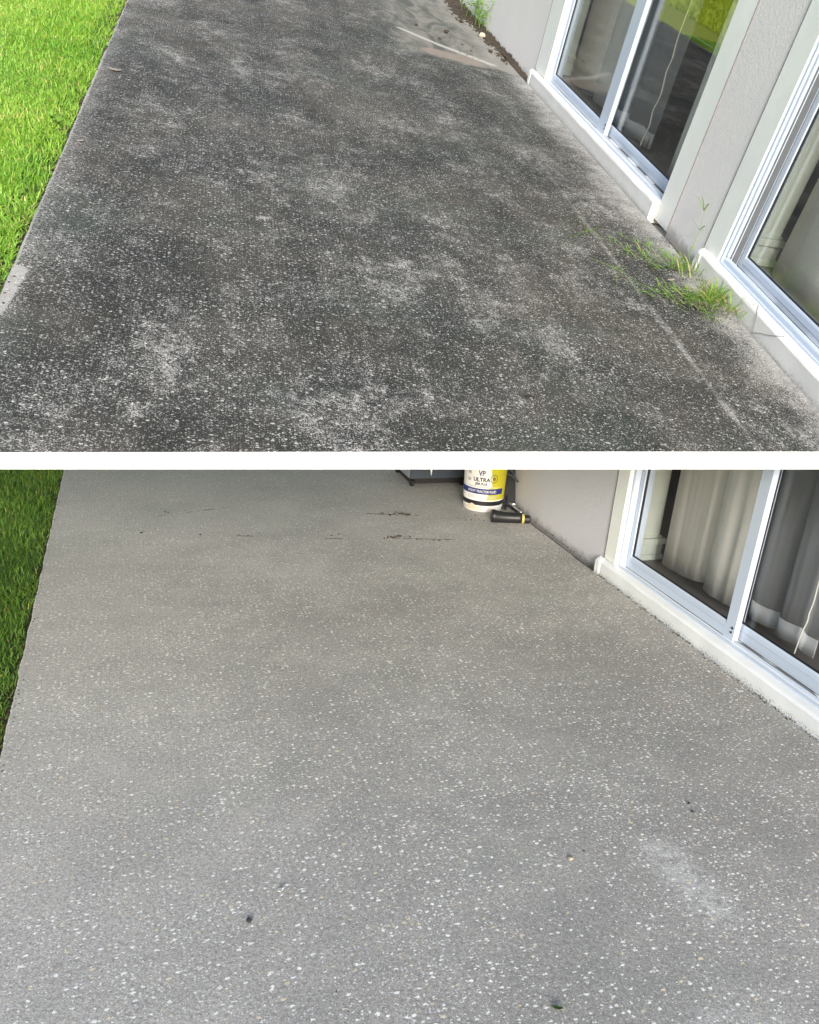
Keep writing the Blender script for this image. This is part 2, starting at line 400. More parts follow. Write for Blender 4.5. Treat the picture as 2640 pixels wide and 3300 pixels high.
def prism(bm, prof, y0, y1, seg=1, wob=0.0, freq=3.0, seed=0.0):
    """profile in x,z swept along y, its points wobbling a little"""
    rows = []
    for k in range(seg + 1):
        y = y0 + (y1 - y0) * k / seg
        row = []
        for i, (px, pz) in enumerate(prof):
            dx = noise.noise(Vector((y * freq, i * 3.1 + seed, 0))) * wob
            dz = noise.noise(Vector((y * freq, i * 5.3 + seed, 9))) * wob * (0 if pz < .005 else 1)
            row.append(bm.verts.new((px + dx, y, pz + dz)))
        rows.append(row)
    n = len(prof)
    for k in range(seg):
        for i in range(n):
            j = (i + 1) % n
            bm.faces.new((rows[k][i], rows[k][j], rows[k + 1][j], rows[k + 1][i]))
    bm.faces.new(rows[0][::-1]); bm.faces.new(rows[-1])

def tube(bm, pts, r, n=10, caps=True):
    pts = [Vector(p) for p in pts]; rings = []
    rr = r if isinstance(r, (list, tuple)) else [r] * len(pts)
    for i, p in enumerate(pts):
        d = (pts[min(i + 1, len(pts) - 1)] - pts[max(i - 1, 0)]).normalized()
        a = d.orthogonal().normalized() if i == 0 else (prev - d * prev.dot(d)).normalized()
        prev = a; b = d.cross(a)
        rings.append([bm.verts.new(p + (a * math.cos(t) + b * math.sin(t)) * rr[i]) for t in [2 * math.pi * k / n for k in range(n)]])
    for i in range(len(rings) - 1):
        for k in range(n):
            bm.faces.new((rings[i][k], rings[i][(k + 1) % n], rings[i + 1][(k + 1) % n], rings[i + 1][k]))
    if caps: bm.faces.new(rings[0][::-1]); bm.faces.new(rings[-1])

def spline(pts, n):
    out = []
    for i in range(len(pts) - 1):
        p0 = pts[max(i - 1, 0)]; p1 = pts[i]; p2 = pts[i + 1]; p3 = pts[min(i + 2, len(pts) - 1)]
        for k in range(n):
            t = k / n
            out.append(tuple(.5 * ((2 * p1[j]) + (-p0[j] + p2[j]) * t + (2 * p0[j] - 5 * p1[j] + 4 * p2[j] - p3[j]) * t * t + (-p0[j] + 3 * p1[j] - 3 * p2[j] + p3[j]) * t ** 3) for j in range(3)))
    out.append(pts[-1]); return out

def lathe(bm, prof, n=48, a0=0, a1=2 * math.pi):
    full = abs(a1 - a0 - 2 * math.pi) < 1e-6
    m_ = n if full else n + 1
    rows = [[bm.verts.new((r * math.cos(a0 + (a1 - a0) * k / n), r * math.sin(a0 + (a1 - a0) * k / n), z)) for k in range(m_)] for r, z in prof]
    for i in range(len(rows) - 1):
        for k in range(n):
            bm.faces.new((rows[i][k], rows[i][(k + 1) % m_], rows[i + 1][(k + 1) % m_], rows[i + 1][k]))

CUT = None     # world plane (point, normal): what lies above it is cut off
def build(name, bm, mat, parent=None, mx=None, bevel=0, smooth=False, cut=False, loc=None):
    bmesh.ops.recalc_face_normals(bm, faces=bm.faces)
    if bevel:
        bmesh.ops.bevel(bm, geom=list(bm.edges), offset=bevel, segments=2, affect='EDGES', clamp_overlap=True)
    if cut and CUT:
        g = list(bm.verts) + list(bm.edges) + list(bm.faces)
        r = bmesh.ops.bisect_plane(bm, geom=g, plane_co=CUT[0], plane_no=CUT[1], clear_outer=True)
        ed = [e for e in r['geom_cut'] if isinstance(e, bmesh.types.BMEdge)]
        if ed:
            try: bmesh.ops.holes_fill(bm, edges=ed)
            except Exception: pass
        if not bm.faces: bm.free(); return None
    me = bpy.data.meshes.new(name); bm.to_mesh(me); bm.free()
    for mt in (mat if isinstance(mat, list) else [mat]): me.materials.append(mt)
    if smooth:
        for p in me.polygons: p.use_smooth = True
    o = bpy.data.objects.new(name, me); C.objects.link(o)
    if parent is not None: o.parent = parent
    elif mx is not None: o.matrix_world = mx @ Matrix.Translation(loc or (0, 0, 0))
    elif loc: o.location = loc
    return o

def tag(o, label=None, cat=None, group=None, kind=None):
    if label: o['label'] = label
    if cat: o['category'] = cat
    if group: o['group'] = group
    if kind: o['kind'] = kind
    return o

def empty(name, mx, loc, label, cat, group=None, rz=0):
    o = bpy.data.objects.new(name, None); C.objects.link(o); o.empty_display_size = .1
    o.matrix_world = mx @ Matrix.Translation(loc) @ Matrix.Rotation(rz, 4, 'Z')
    return tag(o, label, cat, group)

def B(): return bmesh.new()

# ------------------------------------------------------------------ raised slab of the stained patio, and the white divider
T0 = upper_ground(-160, 1456); T1 = upper_ground(2800, 1456)
slope_b = (T1[1] - T0[1]) / (T1[0] - T0[0])
def edge_y(x): return T0[1] + (x - T0[0]) * slope_b
TH = .052
cn = MU.to_3x3() @ Vector((0, 0, 1))
CUT = (MU @ Vector((0, 0, -TH - .03)), cn)

def slab_strip(name, x_left, x_right, y0f, y1, zt, zb, mat, mx, seed, lj=.006, rj=.006):
    bm = B(); n = 700; top = []; 
    for k in range(n + 1):
        t = k / n
        row = []
        for s_, xx, j in ((0, x_left, lj), (1, x_right, rj)):
            y = y0f(xx) + (y1 - y0f(xx)) * t
            q = noise.fractal(Vector((y * 6, seed + s_ * 7, 0)), 1, 2, 4) * j
            q += noise.noise(Vector((y * 55, seed + s_ * 7, 4))) * j * .45
            row.append((xx + q, y))
        top.append(row)
    rows = [[bm.verts.new((a[0], a[1], zb)), bm.verts.new((a[0], a[1], zt - .004)), bm.verts.new((a[0] + .005, a[1], zt)),
             bm.verts.new((b[0] - .003, b[1], zt)), bm.verts.new((b[0], b[1], zt - .003)), bm.verts.new((b[0], b[1], zb))] for a, b in top]
    for k in range(n):
        for i in range(6):
            j = (i + 1) % 6
            bm.faces.new((rows[k][i], rows[k][j], rows[k + 1][j], rows[k + 1][i]))
    bm.faces.new(rows[0]); bm.faces.new(rows[-1][::-1])
    return tag(build(name, bm, mat, mx=mx), kind='structure')

UXL, UXR = -.676, 2.408
slab_strip('stained_patio', UXL, UXR, edge_y, 25.8, 0, -.040, M['stained'], MU, 3.3)
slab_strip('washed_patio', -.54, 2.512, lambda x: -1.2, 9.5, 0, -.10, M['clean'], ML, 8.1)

# the plate that carries the raised patio, its lawn and its house
bm = B()
pts = [(T0[0] - 6, edge_y(T0[0] - 6)), (7.0, edge_y(7.0)), (7.0, 14.0), (-12, 30), (-12, 6)]
pts = [(-7.5, edge_y(-7.5) + 1.6), (T0[0], T0[1]), (T1[0], T1[1]), (7.0, edge_y(7.0)), (7.0, 14.0), (2.4, 14), (2.4, 26), (-7.5, 26)]
e_ = .06
lo = [bm.verts.new((x, y + e_, -TH - .012)) for x, y in pts]; hi = [bm.verts.new((x, y + e_, -.042)) for x, y in pts]
bm.faces.new(lo[::-1]); bm.faces.new(hi)
for i in range(len(pts)): bm.faces.new((lo[i], lo[(i + 1) % len(pts)], hi[(i + 1) % len(pts)], hi[i]))
tag(build('raised_deck', bm, M['ceil'], mx=MU), kind='structure')  # underside made white to bounce light onto the level patio

# white painted beam added at the slab's edge to divide the two views
def on_edge_plane(px, py, fwd=0.0):
    d = RU.T @ np.array([px - PX, py - PY, F])
    nrm = np.array([-slope_b, 1.0]) 
    k = nrm @ np.array([T0[0], T0[1]]) - fwd
    t = k / (nrm @ d[:2])
    return d * t + np.array([0, 0, HU])
A0, A1 = T0, T1
B0 = on_edge_plane(-160, 1512, .03); B1 = on_edge_plane(2800, 1512, .03)
bm = B(); back = np.array([0, .05, 0])
vs = [bm.verts.new(tuple(p)) for p in (A0, A1, B1, B0, A0 + back, A1 + back, B1 + back * 1.6, B0 + back * 1.6)]
off = np.array([0, 0, -.003])
for i in (4, 5): vs[i].co.z -= .045
for f in ((0, 1, 2, 3), (4, 7, 6, 5), (0, 4, 5, 1), (3, 2, 6, 7), (0, 3, 7, 4), (1, 5, 6, 2)): bm.faces.new([vs[i] for i in f])
tag(build('divider_beam', bm, M['band'], mx=MU), 'long white painted beam added as a divider along the front edge of the dark stained raised patio', 'beam')
# posts under the raised deck, beyond the picture
for k, (px_, py_) in enumerate(((-1.35, 1.75), (-5.0, 3.2), (-5.0, 8.0))):
    top_z = (MU @ Vector((px_, py_, -TH - .02)))
    bm = B(); h = top_z.z + .01; lathe(bm, [(.0, 0), (.09, 0), (.09, .02), (.04, .03), (.04, h)], 16)
    tag(build('deck_post', bm, M['post'], loc=(top_z.x, top_z.y, 0)), 'slim white post under the raised deck, outside the picture', 'post', 'posts under the raised deck')

# ------------------------------------------------------------------ ground
bm = B(); s_ = 300
for a, b_, c_, d_ in ((-s_, -s_, s_, s_),):
    bm.faces.new([bm.verts.new(p) for p in ((a, b_, -.14), (c_, b_, -.14), (c_, d_, -.14), (a, d_, -.14))])
tag(build('ground', bm, M['lawnfar']), kind='structure')
def sheet(name, x0, x1, y0, y1, z, mat, mx, dz=.012):
    bm = B(); nx, ny = 60, 160
    vv = [[bm.verts.new((x0 + (x1 - x0) * i / nx, y0 + (y1 - y0) * j / ny,
            z + dz * noise.noise(Vector(((x0 + (x1 - x0) * i / nx) * 4, (y0 + (y1 - y0) * j / ny) * 4, z))))) for i in range(nx + 1)] for j in range(ny + 1)]
    for j in range(ny):
        for i in range(nx): bm.faces.new((vv[j][i], vv[j][i + 1], vv[j + 1][i + 1], vv[j + 1][i]))
    return tag(build(name, bm, mat, mx=mx), kind='structure')
sheet('lawn_soil', -8, -.52, -2, 12, -.045, M['turf'], ML)
sheet('bed_soil', -.62, -.50, 1.0, 10, -.036, M['soil'], ML, .006)
sheet('lawn_soil', -7.4, -.74, edge_y(-.7) + 1.3, 25.5, -.028, M['turf_up'], MU)
sheet('bed_soil', -.80, -.66, edge_y(-.7) + .02, 13.4, -.022, M['soil'], MU, .004)

for nm, x0_, x1_, z_, mx_, y0_, y1_ in (('joint_soil', UXR - .03, UXR + .06, -.034, MU, 2.45, 13.4), ('joint_soil', 2.48, 2.60, -.030, ML, 1.05, 7.1)):
    sheet(nm, x0_, x1_, y0_, y1_, z_, M['soil'], mx_, .003)

# ------------------------------------------------------------------ grass blades
def blades(name, xs, ys, z0, length, width, mat, mx, lean=.6, seed=1, label=None, dark=None):
    r = np.random.default_rng(seed); n = len(xs)
    L = length * r.uniform(.55, 1.25, n); W = width * r.uniform(.6, 1.2, n)
    az = r.uniform(0, 2 * np.pi, n); ln = lean * r.uniform(.25, 1.3, n)
    dx, dy = np.cos(az), np.sin(az)
    fz = r.uniform(-.8, .8, n)
    sx, sy = -np.sin(az + fz), np.cos(az + fz)
    V = np.zeros((n, 7, 3)); 
    prev = np.stack([xs, ys, np.full(n, z0)], 1)
    lev = [(0, .75), (.38, 1.0), (.72, .75), (1.0, 0)]
    idx = 0
    for k, (t, wd) in enumerate(lev):
        ang = ln * (t * 1.15)
        out = np.sin(ang) * t * L; up = np.cos(ang * .9) * t * L
        c = prev + np.stack([dx * out, dy * out, up], 1)
        if wd > 0:
            o = np.stack([sx, sy, np.zeros(n)], 1) * (W * wd / 2)[:, None]
            V[:, idx] = c - o; V[:, idx + 1] = c + o; idx += 2
        else:
            V[:, idx] = c; idx += 1
    me = bpy.data.meshes.new(name)
    me.vertices.add(n * 7); me.vertices.foreach_set('co', V.reshape(-1))
    base = (np.arange(n) * 7)[:, None]
    loops = np.concatenate([base + np.array([0, 1, 3, 2]), base + np.array([2, 3, 5, 4]), base + np.array([4, 5, 6])], 1)
    me.loops.add(n * 11); me.loops.foreach_set('vertex_index', loops.reshape(-1).astype(np.int32))
    me.polygons.add(n * 3)
    st = (np.arange(n) * 11)[:, None] + np.array([0, 4, 8]); me.polygons.foreach_set('loop_start', st.reshape(-1).astype(np.int32))
    me.update(calc_edges=True)
    at = me.attributes.new('tone', 'FLOAT_VECTOR', 'POINT')
    pat = np.array([noise.noise(Vector((x * 1.6, y * 1.6, seed))) for x, y in zip(xs, ys)])
    t1 = np.clip(r.uniform(0, 1, n) * .75 + .15 + pat * .5, 0, 1); t2 = np.clip(r.uniform(0, 1, n) + pat * .05, 0, 1)
    t3 = np.clip((np.array([noise.noise(Vector((x * 1.1, y * .7, 30 + seed))) for x, y in zip(xs, ys)]) + .25) * 1.6, 0, 1) * r.uniform(.3, 1, n) * np.clip((-.78 - xs) / .4, 0, 1)
    T = np.repeat(np.stack([t1, t2, t3], 1), 7, 0)
    at.data.foreach_set('vector', T.reshape(-1))
    me.materials.append(mat)
    o = bpy.data.objects.new(name, me); C.objects.link(o); o.matrix_world = mx
    return tag(o, label, 'grass', kind='stuff')

def scatter(n, x0, x1, y0, y1, seed):
    r = np.random.default_rng(seed); return r.uniform(x0, x1, n), r.uniform(y0, y1, n)
# raised lawn
x1, y1 = scatter(56000, -1.75, -.67, 2.0, 6.2, 1); x2, y2 = scatter(42000, -1.75, -.67, 6.2, 12.5, 2)
jg = np.array([noise.noise(Vector((y * 4, 2, 0))) * .022 for y in np.concatenate([y1, y2])])
xx = np.concatenate([x1, x2]); yy = np.concatenate([y1, y2]); k = xx < -.690 + jg
blades('lawn_grass', xx[k], yy[k], -.028, .045, .0056, M['g_up'], MU, 1.15, 5, 'bright yellow green grass growing left of the dark stained patio')
xx, yy = scatter(70000, -7.3, -1.7, 3.0, 25, 3)
blades('lawn_grass', xx, yy, -.03, .085, .022, M['g_out'], MU, .9, 6, 'bright green lawn farther out beside the dark stained patio')
# level lawn
xx, yy = scatter(58000, -1.25, -.545, .2, 7.6, 4)
jg = np.array([noise.noise(Vector((y * 4, 7, 0))) * .018 for y in yy]); k = xx < -.556 + jg
blades('lawn_grass', xx[k], yy[k], -.042, .046, .0044, M['g_lo'], ML, 1.05, 7, 'deep green grass growing left of the clean washed patio')
xx, yy = scatter(26000, -7.5, -1.2, -1.5, 11, 5)
blades('lawn_grass', xx, yy, -.045, .085, .020, M['g_lo'], ML, .9, 8, 'deep green lawn farther out beside the clean patio')

# ------------------------------------------------------------------ houses
def house(mx, P, cut, label):
    root = empty('house', mx, (0, 0, 0), label, 'house', None)
    z1 = P['h']
    def part(name, bm, mat, par=None, **k): return build(name, bm, mat, parent=par or root, cut=cut, **k)
    # plaster between the openings
    for (a, b_) in P['walls']:
        bm = B(); box(bm, P['xw'], P['xw'] + .16, a, b_, -.03, z1); part('wall', bm, P['stucco'])
    if not cut:
        bm = B(); box(bm, P['xw'] + .001, P['xw'] + .16, P['y0'], P['y1'], 2.12, z1 + .6)
        part('lintel', bm, P['stucco'])
    # room behind
    xi, xb = P['xw'] + .16, 5.8
    bm = B(); box(bm, P['xw'] + .10, xb, P['y0'], P['y1'], -.036, P['zf']); part('interior_floor', bm, M['infloor'])
    bm = B(); box(bm, xb, xb + .1, P['y0'], P['y1'], P['zf'] + .002, z1)
    box(bm, xi, xb - .002, P['y1'] - .1, P['y1'] - .002, P['zf'] + .002, z1); box(bm, xi, xb - .002, P['y0'] + .002, P['y0'] + .1, P['zf'] + .002, z1)
    part('interior_wall', bm, M['inwall'])
    bm = B()
    if cut:
        lo_ = [MU.inverted() @ Vector((x, y, 0)) for x, y in ((P['xw'] + .0, P['y0']), (xb, P['y0']), (xb, P['y1']), (P['xw'], P['y1']))]
        zz = -TH - .045
        # plane of the deck's underside, read at each corner
        def pz(x, y):
            n_, c_ = cn, MU @ Vector((0, 0, zz)); return c_.z - (n_.x * (x - c_.x) + n_.y * (y - c_.y)) / n_.z
        cs = [(P['xw'] + .165, P['y0']), (xb, P['y0']), (xb, P['y1']), (P['xw'] + .165, P['y1'])]
        lo_ = [bm.verts.new((x, y, pz(x, y) - .02)) for x, y in cs]; hi_ = [bm.verts.new((x, y, pz(x, y))) for x, y in cs]
        bm.faces.new(lo_[::-1]); bm.faces.new(hi_)
        for i in range(4): bm.faces.new((lo_[i], lo_[(i + 1) % 4], hi_[(i + 1) % 4], hi_[i]))
        build('ceiling', bm, M['ceil'], parent=root)
    else:
        box(bm, P['xw'] + .002, xb + .1, P['y0'], P['y1'], z1 + .6, z1 + .7); part('roof', bm, M['ceil'])
        bm = B(); box(bm, xi + .002, xb - .002, P['y0'] + .11, P['y1'] - .11, z1 - .02, z1); part('ceiling', bm, M['ceil'])
    for yp in P['pil']:
        x0_, x1_ = P['xw'] + .161, P['pilx']
        bm = B(); box(bm, x0_, x1_, yp, yp + .28, P['zf'] + .001, z1)
        pl_ = part('pilaster', bm, M['pil'])
        bm = B(); zf = P['zf']
        for (a, b_, e) in ((.0, .035, .032), (.035, .10, .022), (.10, .135, .034), (.135, .15, .012)):
            box(bm, x0_ - .003, x1_ + e, yp - e, yp + .27, zf + .002 + a, zf + .002 + b_)
        build('base_moulding', bm, M['pil'], parent=pl_, bevel=.004, cut=False)
    for D in P['doors']:
        yf, yn = D['yf'], D['yn']            # far and near side of the opening
        # curb
        bm = B(); xc = P['xc']; ch = P['ch']
        prof = [(xc, -.03), (xc, .0), (xc + .0005, ch * .86), (xc + .005, ch * .955), (xc + .013, ch), (xc + .045, ch + .006), (P['xt'] + .12, ch + .008), (P['xt'] + .12, -.03)]
        prism(bm, prof, D['cn'], D['cf'], int(abs(D['cf'] - D['cn']) * 60), .0024, 5, D['cf'])
        cb = part('door_curb', bm, P['curbm'], smooth=False)
        # end cap lump of mortar at the far end
        bm = B(); prism(bm, [(xc - .004, -.02), (xc - .005, ch * .85), (xc + .004, ch + .004), (xc + .028, ch + .012), (xc + .04, -.02)], D['cf'] - .035, D['cf'] + .012, 6, .005, 40, 2)
        build('curb_end', bm, P['curbm'], parent=cb, cut=cut)
        # painted trim boards
        zt_ = ch + .009
        bm = B(); box(bm, P['xt'], P['xw'] + .12, yf, yf + D['tw'], D.get('ztf', zt_), min(z1, 2.12)); part('door_trim', bm, M['trim'], bevel=.003)
        if D.get('near_trim'):
            bm = B(); box(bm, P['xt'], P['xw'] + .12, yn - D['near_trim'], yn, -.004, min(z1, 2.12)); part('door_trim', bm, M['trim'], bevel=.003)
        bm = B(); box(bm, P['xt'] - .0006, P['xw'] + .004, yf + D['tw'] + .0002, yf + D['tw'] + .0045, zt_, min(z1, 2.12))  # thin dark strip painting a shadow line between trim and plaster
        part('trim_shadow_line', bm, M['shadow_and_crack']); bm = B()
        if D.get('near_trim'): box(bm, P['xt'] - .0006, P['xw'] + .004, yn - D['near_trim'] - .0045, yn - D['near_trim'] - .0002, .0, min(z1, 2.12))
        if D.get('near_trim'): part('trim_shadow_line', bm, M['shadow_and_crack'])
        # aluminium outer frame with sill track
        xo, xi_ = D['xo'], D['xi']
        zs = ch + .004
        bm = B()
        box(bm, xo - .022, xi_ + .045, yf - .022, yf - .0005, zs, min(z1, 2.10))
        box(bm, xo - .028, xo - .012, yn, yf - .023, zs - .012, zs + .010)
        box(bm, xo - .012, xi_ + .045, yn, yf - .023, zs - .012, zs + .001)
        box(bm, xo + .016, xo + .020, yn, yf - .023, zs + .0012, zs + .014)
        box(bm, xi_ + .014, xi_ + .018, yn, yf - .023, zs + .0012, zs + .016)
        if not cut: box(bm, xo - .022, xi_ + .045, yn, yf, 2.06, 2.118)
        dr = part('sliding_door', bm, M['alu2'] if D.get('mill') else M['alu'], bevel=.0015)
        bm = B(); box(bm, xo + .021, xi_ + .013, yn, yf - .024, zs + .0014, zs + .0034); build('track', bm, M['track'], parent=dr, cut=cut)
        zr = zs + .006
        if D.get('fixed_sill'):
            # tall outer sill member, the panel sits behind it
            bm = B(); prism(bm, [(xo - .012, zr - .012), (xo - .012, D['zsill']), (xo - .004, D['zsill'] + .008), (xo + .006, D['zsill'] + .008), (xo + .006, zr - .012)], yn, yf - .024)
            build('sill_member', bm, M['alu'], parent=dr, bevel=.002, cut=cut)
            bm = B(); box(bm, xo + .008, xi_ - .002, yf - .030, yf - .0235, D['zsill'] - .02, min(z1, 2.06)); build('channel', bm, M['chan'], parent=dr, cut=cut)
            bm = B(); box(bm, xo + .022, xo + .026, yf - .034, yf - .0302, D['zsill'] - .02, min(z1, 2.06)); build('channel_lip', bm, M['alu'], parent=dr, cut=cut)
            bm = B(); box(bm, xo - .010, xo + .006, yf - .044, yf - .0235, D['zsill'] + .01, min(z1, 2.06)); build('jamb_member', bm, M['alu'], parent=dr, bevel=.003, cut=cut)
        for q in D['panels']:
            xp, a, b_, sf, sn, zg = q['x'], q['a'], q['b'], q['sf'], q['sn'], q['zg']
            zt2 = 2.05
            bm = B()
            box(bm, xp, xp + .030, b_ + .0012, a - .0012, zr, zg - .006)
            box(bm, xp - .0022, xp - .0002, b_ + sn + .001, a - sf - .001, zg - .030, zg - .025)                               # bottom rail
            prism(bm, [(xp + .0005, zg - .0058), (xp + .004, zg + .004), (xp + .026, zg + .004), (xp + .0295, zg - .0058)], b_ + sn, a - sf)
            box(bm, xp - .0006, xp + .0306, a - sf, a, zr + .0005, zt2)               # far stile
            if sn:
                box(bm, xp - .0006, xp + .0306, b_, b_ + sn, zr - .006, zt2)
            if not cut: box(bm, xp, xp + .03, b_, a, zt2 + .001, zt2 + .05)
            pf = build('door_panel', bm, M['alu'], parent=dr, bevel=.002, cut=cut)
            bm = B(); box(bm, xp + .012, xp + .017, b_ + sn + .001, a - sf - .001, zg + .002, zt2); 
            build('glass', bm, P['glass'], parent=dr, cut=cut)
            bm = B()
            box(bm, xp + .0075, xp + .0215, a - sf - .004, a - sf + .001, zg, zt2); box(bm, xp + .0075, xp + .0215, b_ + sn - .001, b_ + sn + .004, zg, zt2)
            box(bm, xp + .0075, xp + .0215, b_ + sn, a - sf, zg + .0005, zg + .0065)
            box(bm, xp + .0006, xp + .026, b_ + .0015, a - .0015, zr - .0052, zr - .0005)
            build('gasket', bm, M['gasket'], parent=dr, cut=cut)
            if sn and q.get('screws') and True:
                for (sy, sz, sr) in ((.030, .058, .0075), (.032, .036, .0062)):
                    bm = B(); lathe(bm, [(0.0001, .0), (sr, 0), (sr * .8, .003), (.0001, .003)], 12)
                    bmesh.ops.rotate(bm, verts=bm.verts, matrix=Matrix.Rotation(-math.pi / 2, 3, 'Y'))
                    bmesh.ops.translate(bm, verts=bm.verts, vec=(xp - .0010, b_ + sy - .012, zr + sz))
                    build('screw_hole', bm, M['gasket'], parent=dr)
    return root

LO = dict(xw=2.560, xt=2.556, xc=2.524, ch=.082, zf=.042, h=5., y0=1.0, y1=7.2, stucco=M['stucco_a'], curbm=M['curb'], glass=M['glass'],
          walls=[(4.035, 7.2)], pil=[4.10], pilx=2.95,
          doors=[dict(yf=3.915, yn=1.05, cf=4.05, cn=1.02, tw=.119, xo=2.600, xi=2.655,
                      panels=[dict(x=2.612, a=3.888, b=2.912, sf=.036, sn=.068, zg=.163, screws=True),
                              dict(x=2.652, a=2.980, b=1.9, sf=.04, sn=.05, zg=.168)])])
house(ML, LO, True, 'grey stuccoed house with white sliding glass door beside the clean washed patio')
bm = B(); box(bm, 2.56, 2.70, 1.0, 1.045, -.03, 5); 
UP = dict(xw=2.466, xt=2.4625, xc=2.420, ch=.086, zf=.046, h=2.45, y0=1.9, y1=13.5, stucco=M['stucco_b'], curbm=M['curb_b'], glass=M['glass_up'],
          walls=[(7.69, 13.5), (4.145, 4.585)], pil=[7.99, 4.16], pilx=2.87,
          doors=[dict(yf=7.385, yn=4.785, cf=7.66, cn=4.79, tw=.302, near_trim=.198, xo=2.492, xi=2.548,
                      panels=[dict(x=2.506, a=7.36, b=6.00, sf=.0, sn=.15, zg=.150, screws=True),
                              dict(x=2.548, a=6.14, b=4.79, sf=.05, sn=.0, zg=.155)]),
                 dict(yf=3.972, yn=2.0, cf=4.10, cn=2.0, tw=.17, ztf=.03, xo=2.492, xi=2.556, fixed_sill=True, zsill=.118,
                      panels=[dict(x=2.560, a=3.940, b=2.1, sf=.040, sn=.05, zg=.150)])])
UP['doors'][0]['panels'][0]['sf'] = .05
up_house = house(MU, UP, False, 'beige stuccoed house with two sliding glass doors beside the dark stained patio')

for pts in ([(2.4178, 3.360, .006), (2.4178, 3.385, .045), (2.4178, 3.40, .076), (2.434, 3.44, .0885), (2.455, 3.47, .0935)],
            [(2.4178, 3.356, .010), (2.4178, 3.31, .030), (2.4178, 3.25, .052), (2.4178, 3.20, .074), (2.436, 3.17, .0895)]):
    bm = B(); tube(bm, spline(pts, 4), .0013, 6); build('curb_crack', bm, M['shadow_and_crack'], parent=up_house)

# ------------------------------------------------------------------ curtains
def curtain(mx, pts, ztop, mat, hem_mat, label, cut, hem=.085):
    """pts: (y, x, bottom z) along the cloth"""
    pl = spline(pts, 8)
    bm = B(); nz = 14; rows = []
    for j in range(nz + 1):
        t = j / nz; row = []
        for (y, x, zb) in pl:
            z = zb + (ztop - zb) * t
            q = 1 - .25 * t
            row.append(bm.verts.new((x * q + (1 - q) * pts[0][1] + .005 * noise.noise(Vector((y * 9, z * 3, 1))) + .0035 * noise.noise(Vector((y * 26, z * 1.2, 7))), y + .012 * t * noise.noise(Vector((y * 5, z * 1.3, 3))), z)))
        rows.append(row)
    for j in range(nz):
        for i in range(len(pl) - 1): bm.faces.new((rows[j][i], rows[j][i + 1], rows[j + 1][i + 1], rows[j + 1][i]))
    o = build('curtain', bm, mat, mx=mx, smooth=True, cut=cut)
    md = o.modifiers.new('thick', 'SOLIDIFY'); md.thickness = .0025
    tag(o, label, 'curtain')
    if hem_mat:
        bm = B(); a = []; b_ = []
        for (y, x, zb) in pl:
            a.append(bm.verts.new((x - .0035, y, zb - .001))); b_.append(bm.verts.new((x - .0035 + .0, y, zb + hem)))
        for i in range(len(pl) - 1): bm.faces.new((a[i], a[i + 1], b_[i + 1], b_[i]))
        h = build('hem', bm, hem_mat, parent=o, smooth=True); md = h.modifiers.new('thick', 'SOLIDIFY'); md.thickness = .002
    return o

curtain(ML, [(3.92, 2.880, .082), (3.87, 2.874, .080), (3.80, 2.876, .082), (3.73, 2.872, .086), (3.66, 2.876, .094), (3.60, 2.878, .102), (3.555, 2.888, .110), (3.53, 2.892, .113), (3.512, 2.868, .108), (3.485, 2.852, .098), (3.43, 2.850, .092), (3.37, 2.856, .094), (3.30, 2.850, .098), (3.22, 2.858, .10), (3.15, 2.86, .10)],
        3.0, M['cur_tan'], None, 'tan curtain behind the left pane of the door on the clean patio', True)
curtain(ML, [(3.20, 2.91, .055), (3.14, 2.876, .10), (3.10, 2.872, .10), (3.05, 2.876, .10), (3.00, 2.880, .105), (2.955, 2.895, .11), (2.938, 2.90, .112), (2.925, 2.870, .11), (2.905, 2.856, .108), (2.86, 2.852, .11), (2.81, 2.856, .114), (2.765, 2.86, .118), (2.745, 2.88, .09), (2.685, 2.89, .09)],
        3.0, M['cur_sheer'], M['hem'], 'grey curtain with pale hem behind the right pane of the door on the clean patio', True, .09)
curtain(MU, [(7.76, 2.81, .062), (7.60, 2.798, .065), (7.40, 2.796, .080), (7.25, 2.806, .098), (7.20, 2.825, .106), (7.17, 2.83, .108), (7.13, 2.80, .10), (7.07, 2.778, .085), (6.95, 2.772, .088), (6.80, 2.778, .095), (6.60, 2.80, .10)],
        2.35, M['cur_tan'], None, 'tan curtain behind the left pane of the far door on the stained patio', False)
curtain(MU, [(6.75, 2.83, .06), (6.60, 2.80, .062), (6.50, 2.79, .068), (6.42, 2.82, .08), (6.38, 2.83, .085), (6.33, 2.79, .068), (6.22, 2.78, .075), (6.05, 2.79, .095), (5.98, 2.81, .08), (5.90, 2.82, .088)],
        2.35, M['cur_sheer'], M['hem'], 'grey curtain with pale hem behind the far door right pane on the stained patio', False, .09)
curtain(MU, [(5.24, 2.67, .11), (5.20, 2.655, .13), (5.15, 2.675, .12), (5.10, 2.655, .14), (5.04, 2.67, .13)],
        2.35, M['cur_tan'], None, 'narrow tan curtain edge inside the far door beside the stained patio', False)
curtain(MU, [(4.03, 2.83, .055), (3.90, 2.80, .045), (3.70, 2.78, .05), (3.52, 2.80, .04), (3.40, 2.84, .035), (3.2, 2.80, .05), (3.0, 2.78, .05), (2.7, 2.82, .05)],
        2.35, M['cur_tan'], None, 'wide tan curtain hanging behind the nearest door on the stained patio', False)
def cord(mx, pts, label):
    bm = B(); tube(bm, spline(pts, 6), .0042, 8)
    tag(build('hanging_string', bm, M['cord'], mx=mx, smooth=True), label, 'cord')
bm_pts = [(2.838, 2.752, .085), (2.838, 2.748, .14), (2.838, 2.742, .20), (2.838, 2.730, .26), (2.838, 2.732, .30), (2.838, 2.726, .36), (2.838, 2.728, .45), (2.838, 2.722, .6), (2.838, 2.728, .85)]
bm = B(); tube(bm, spline(bm_pts, 6), .003, 8)
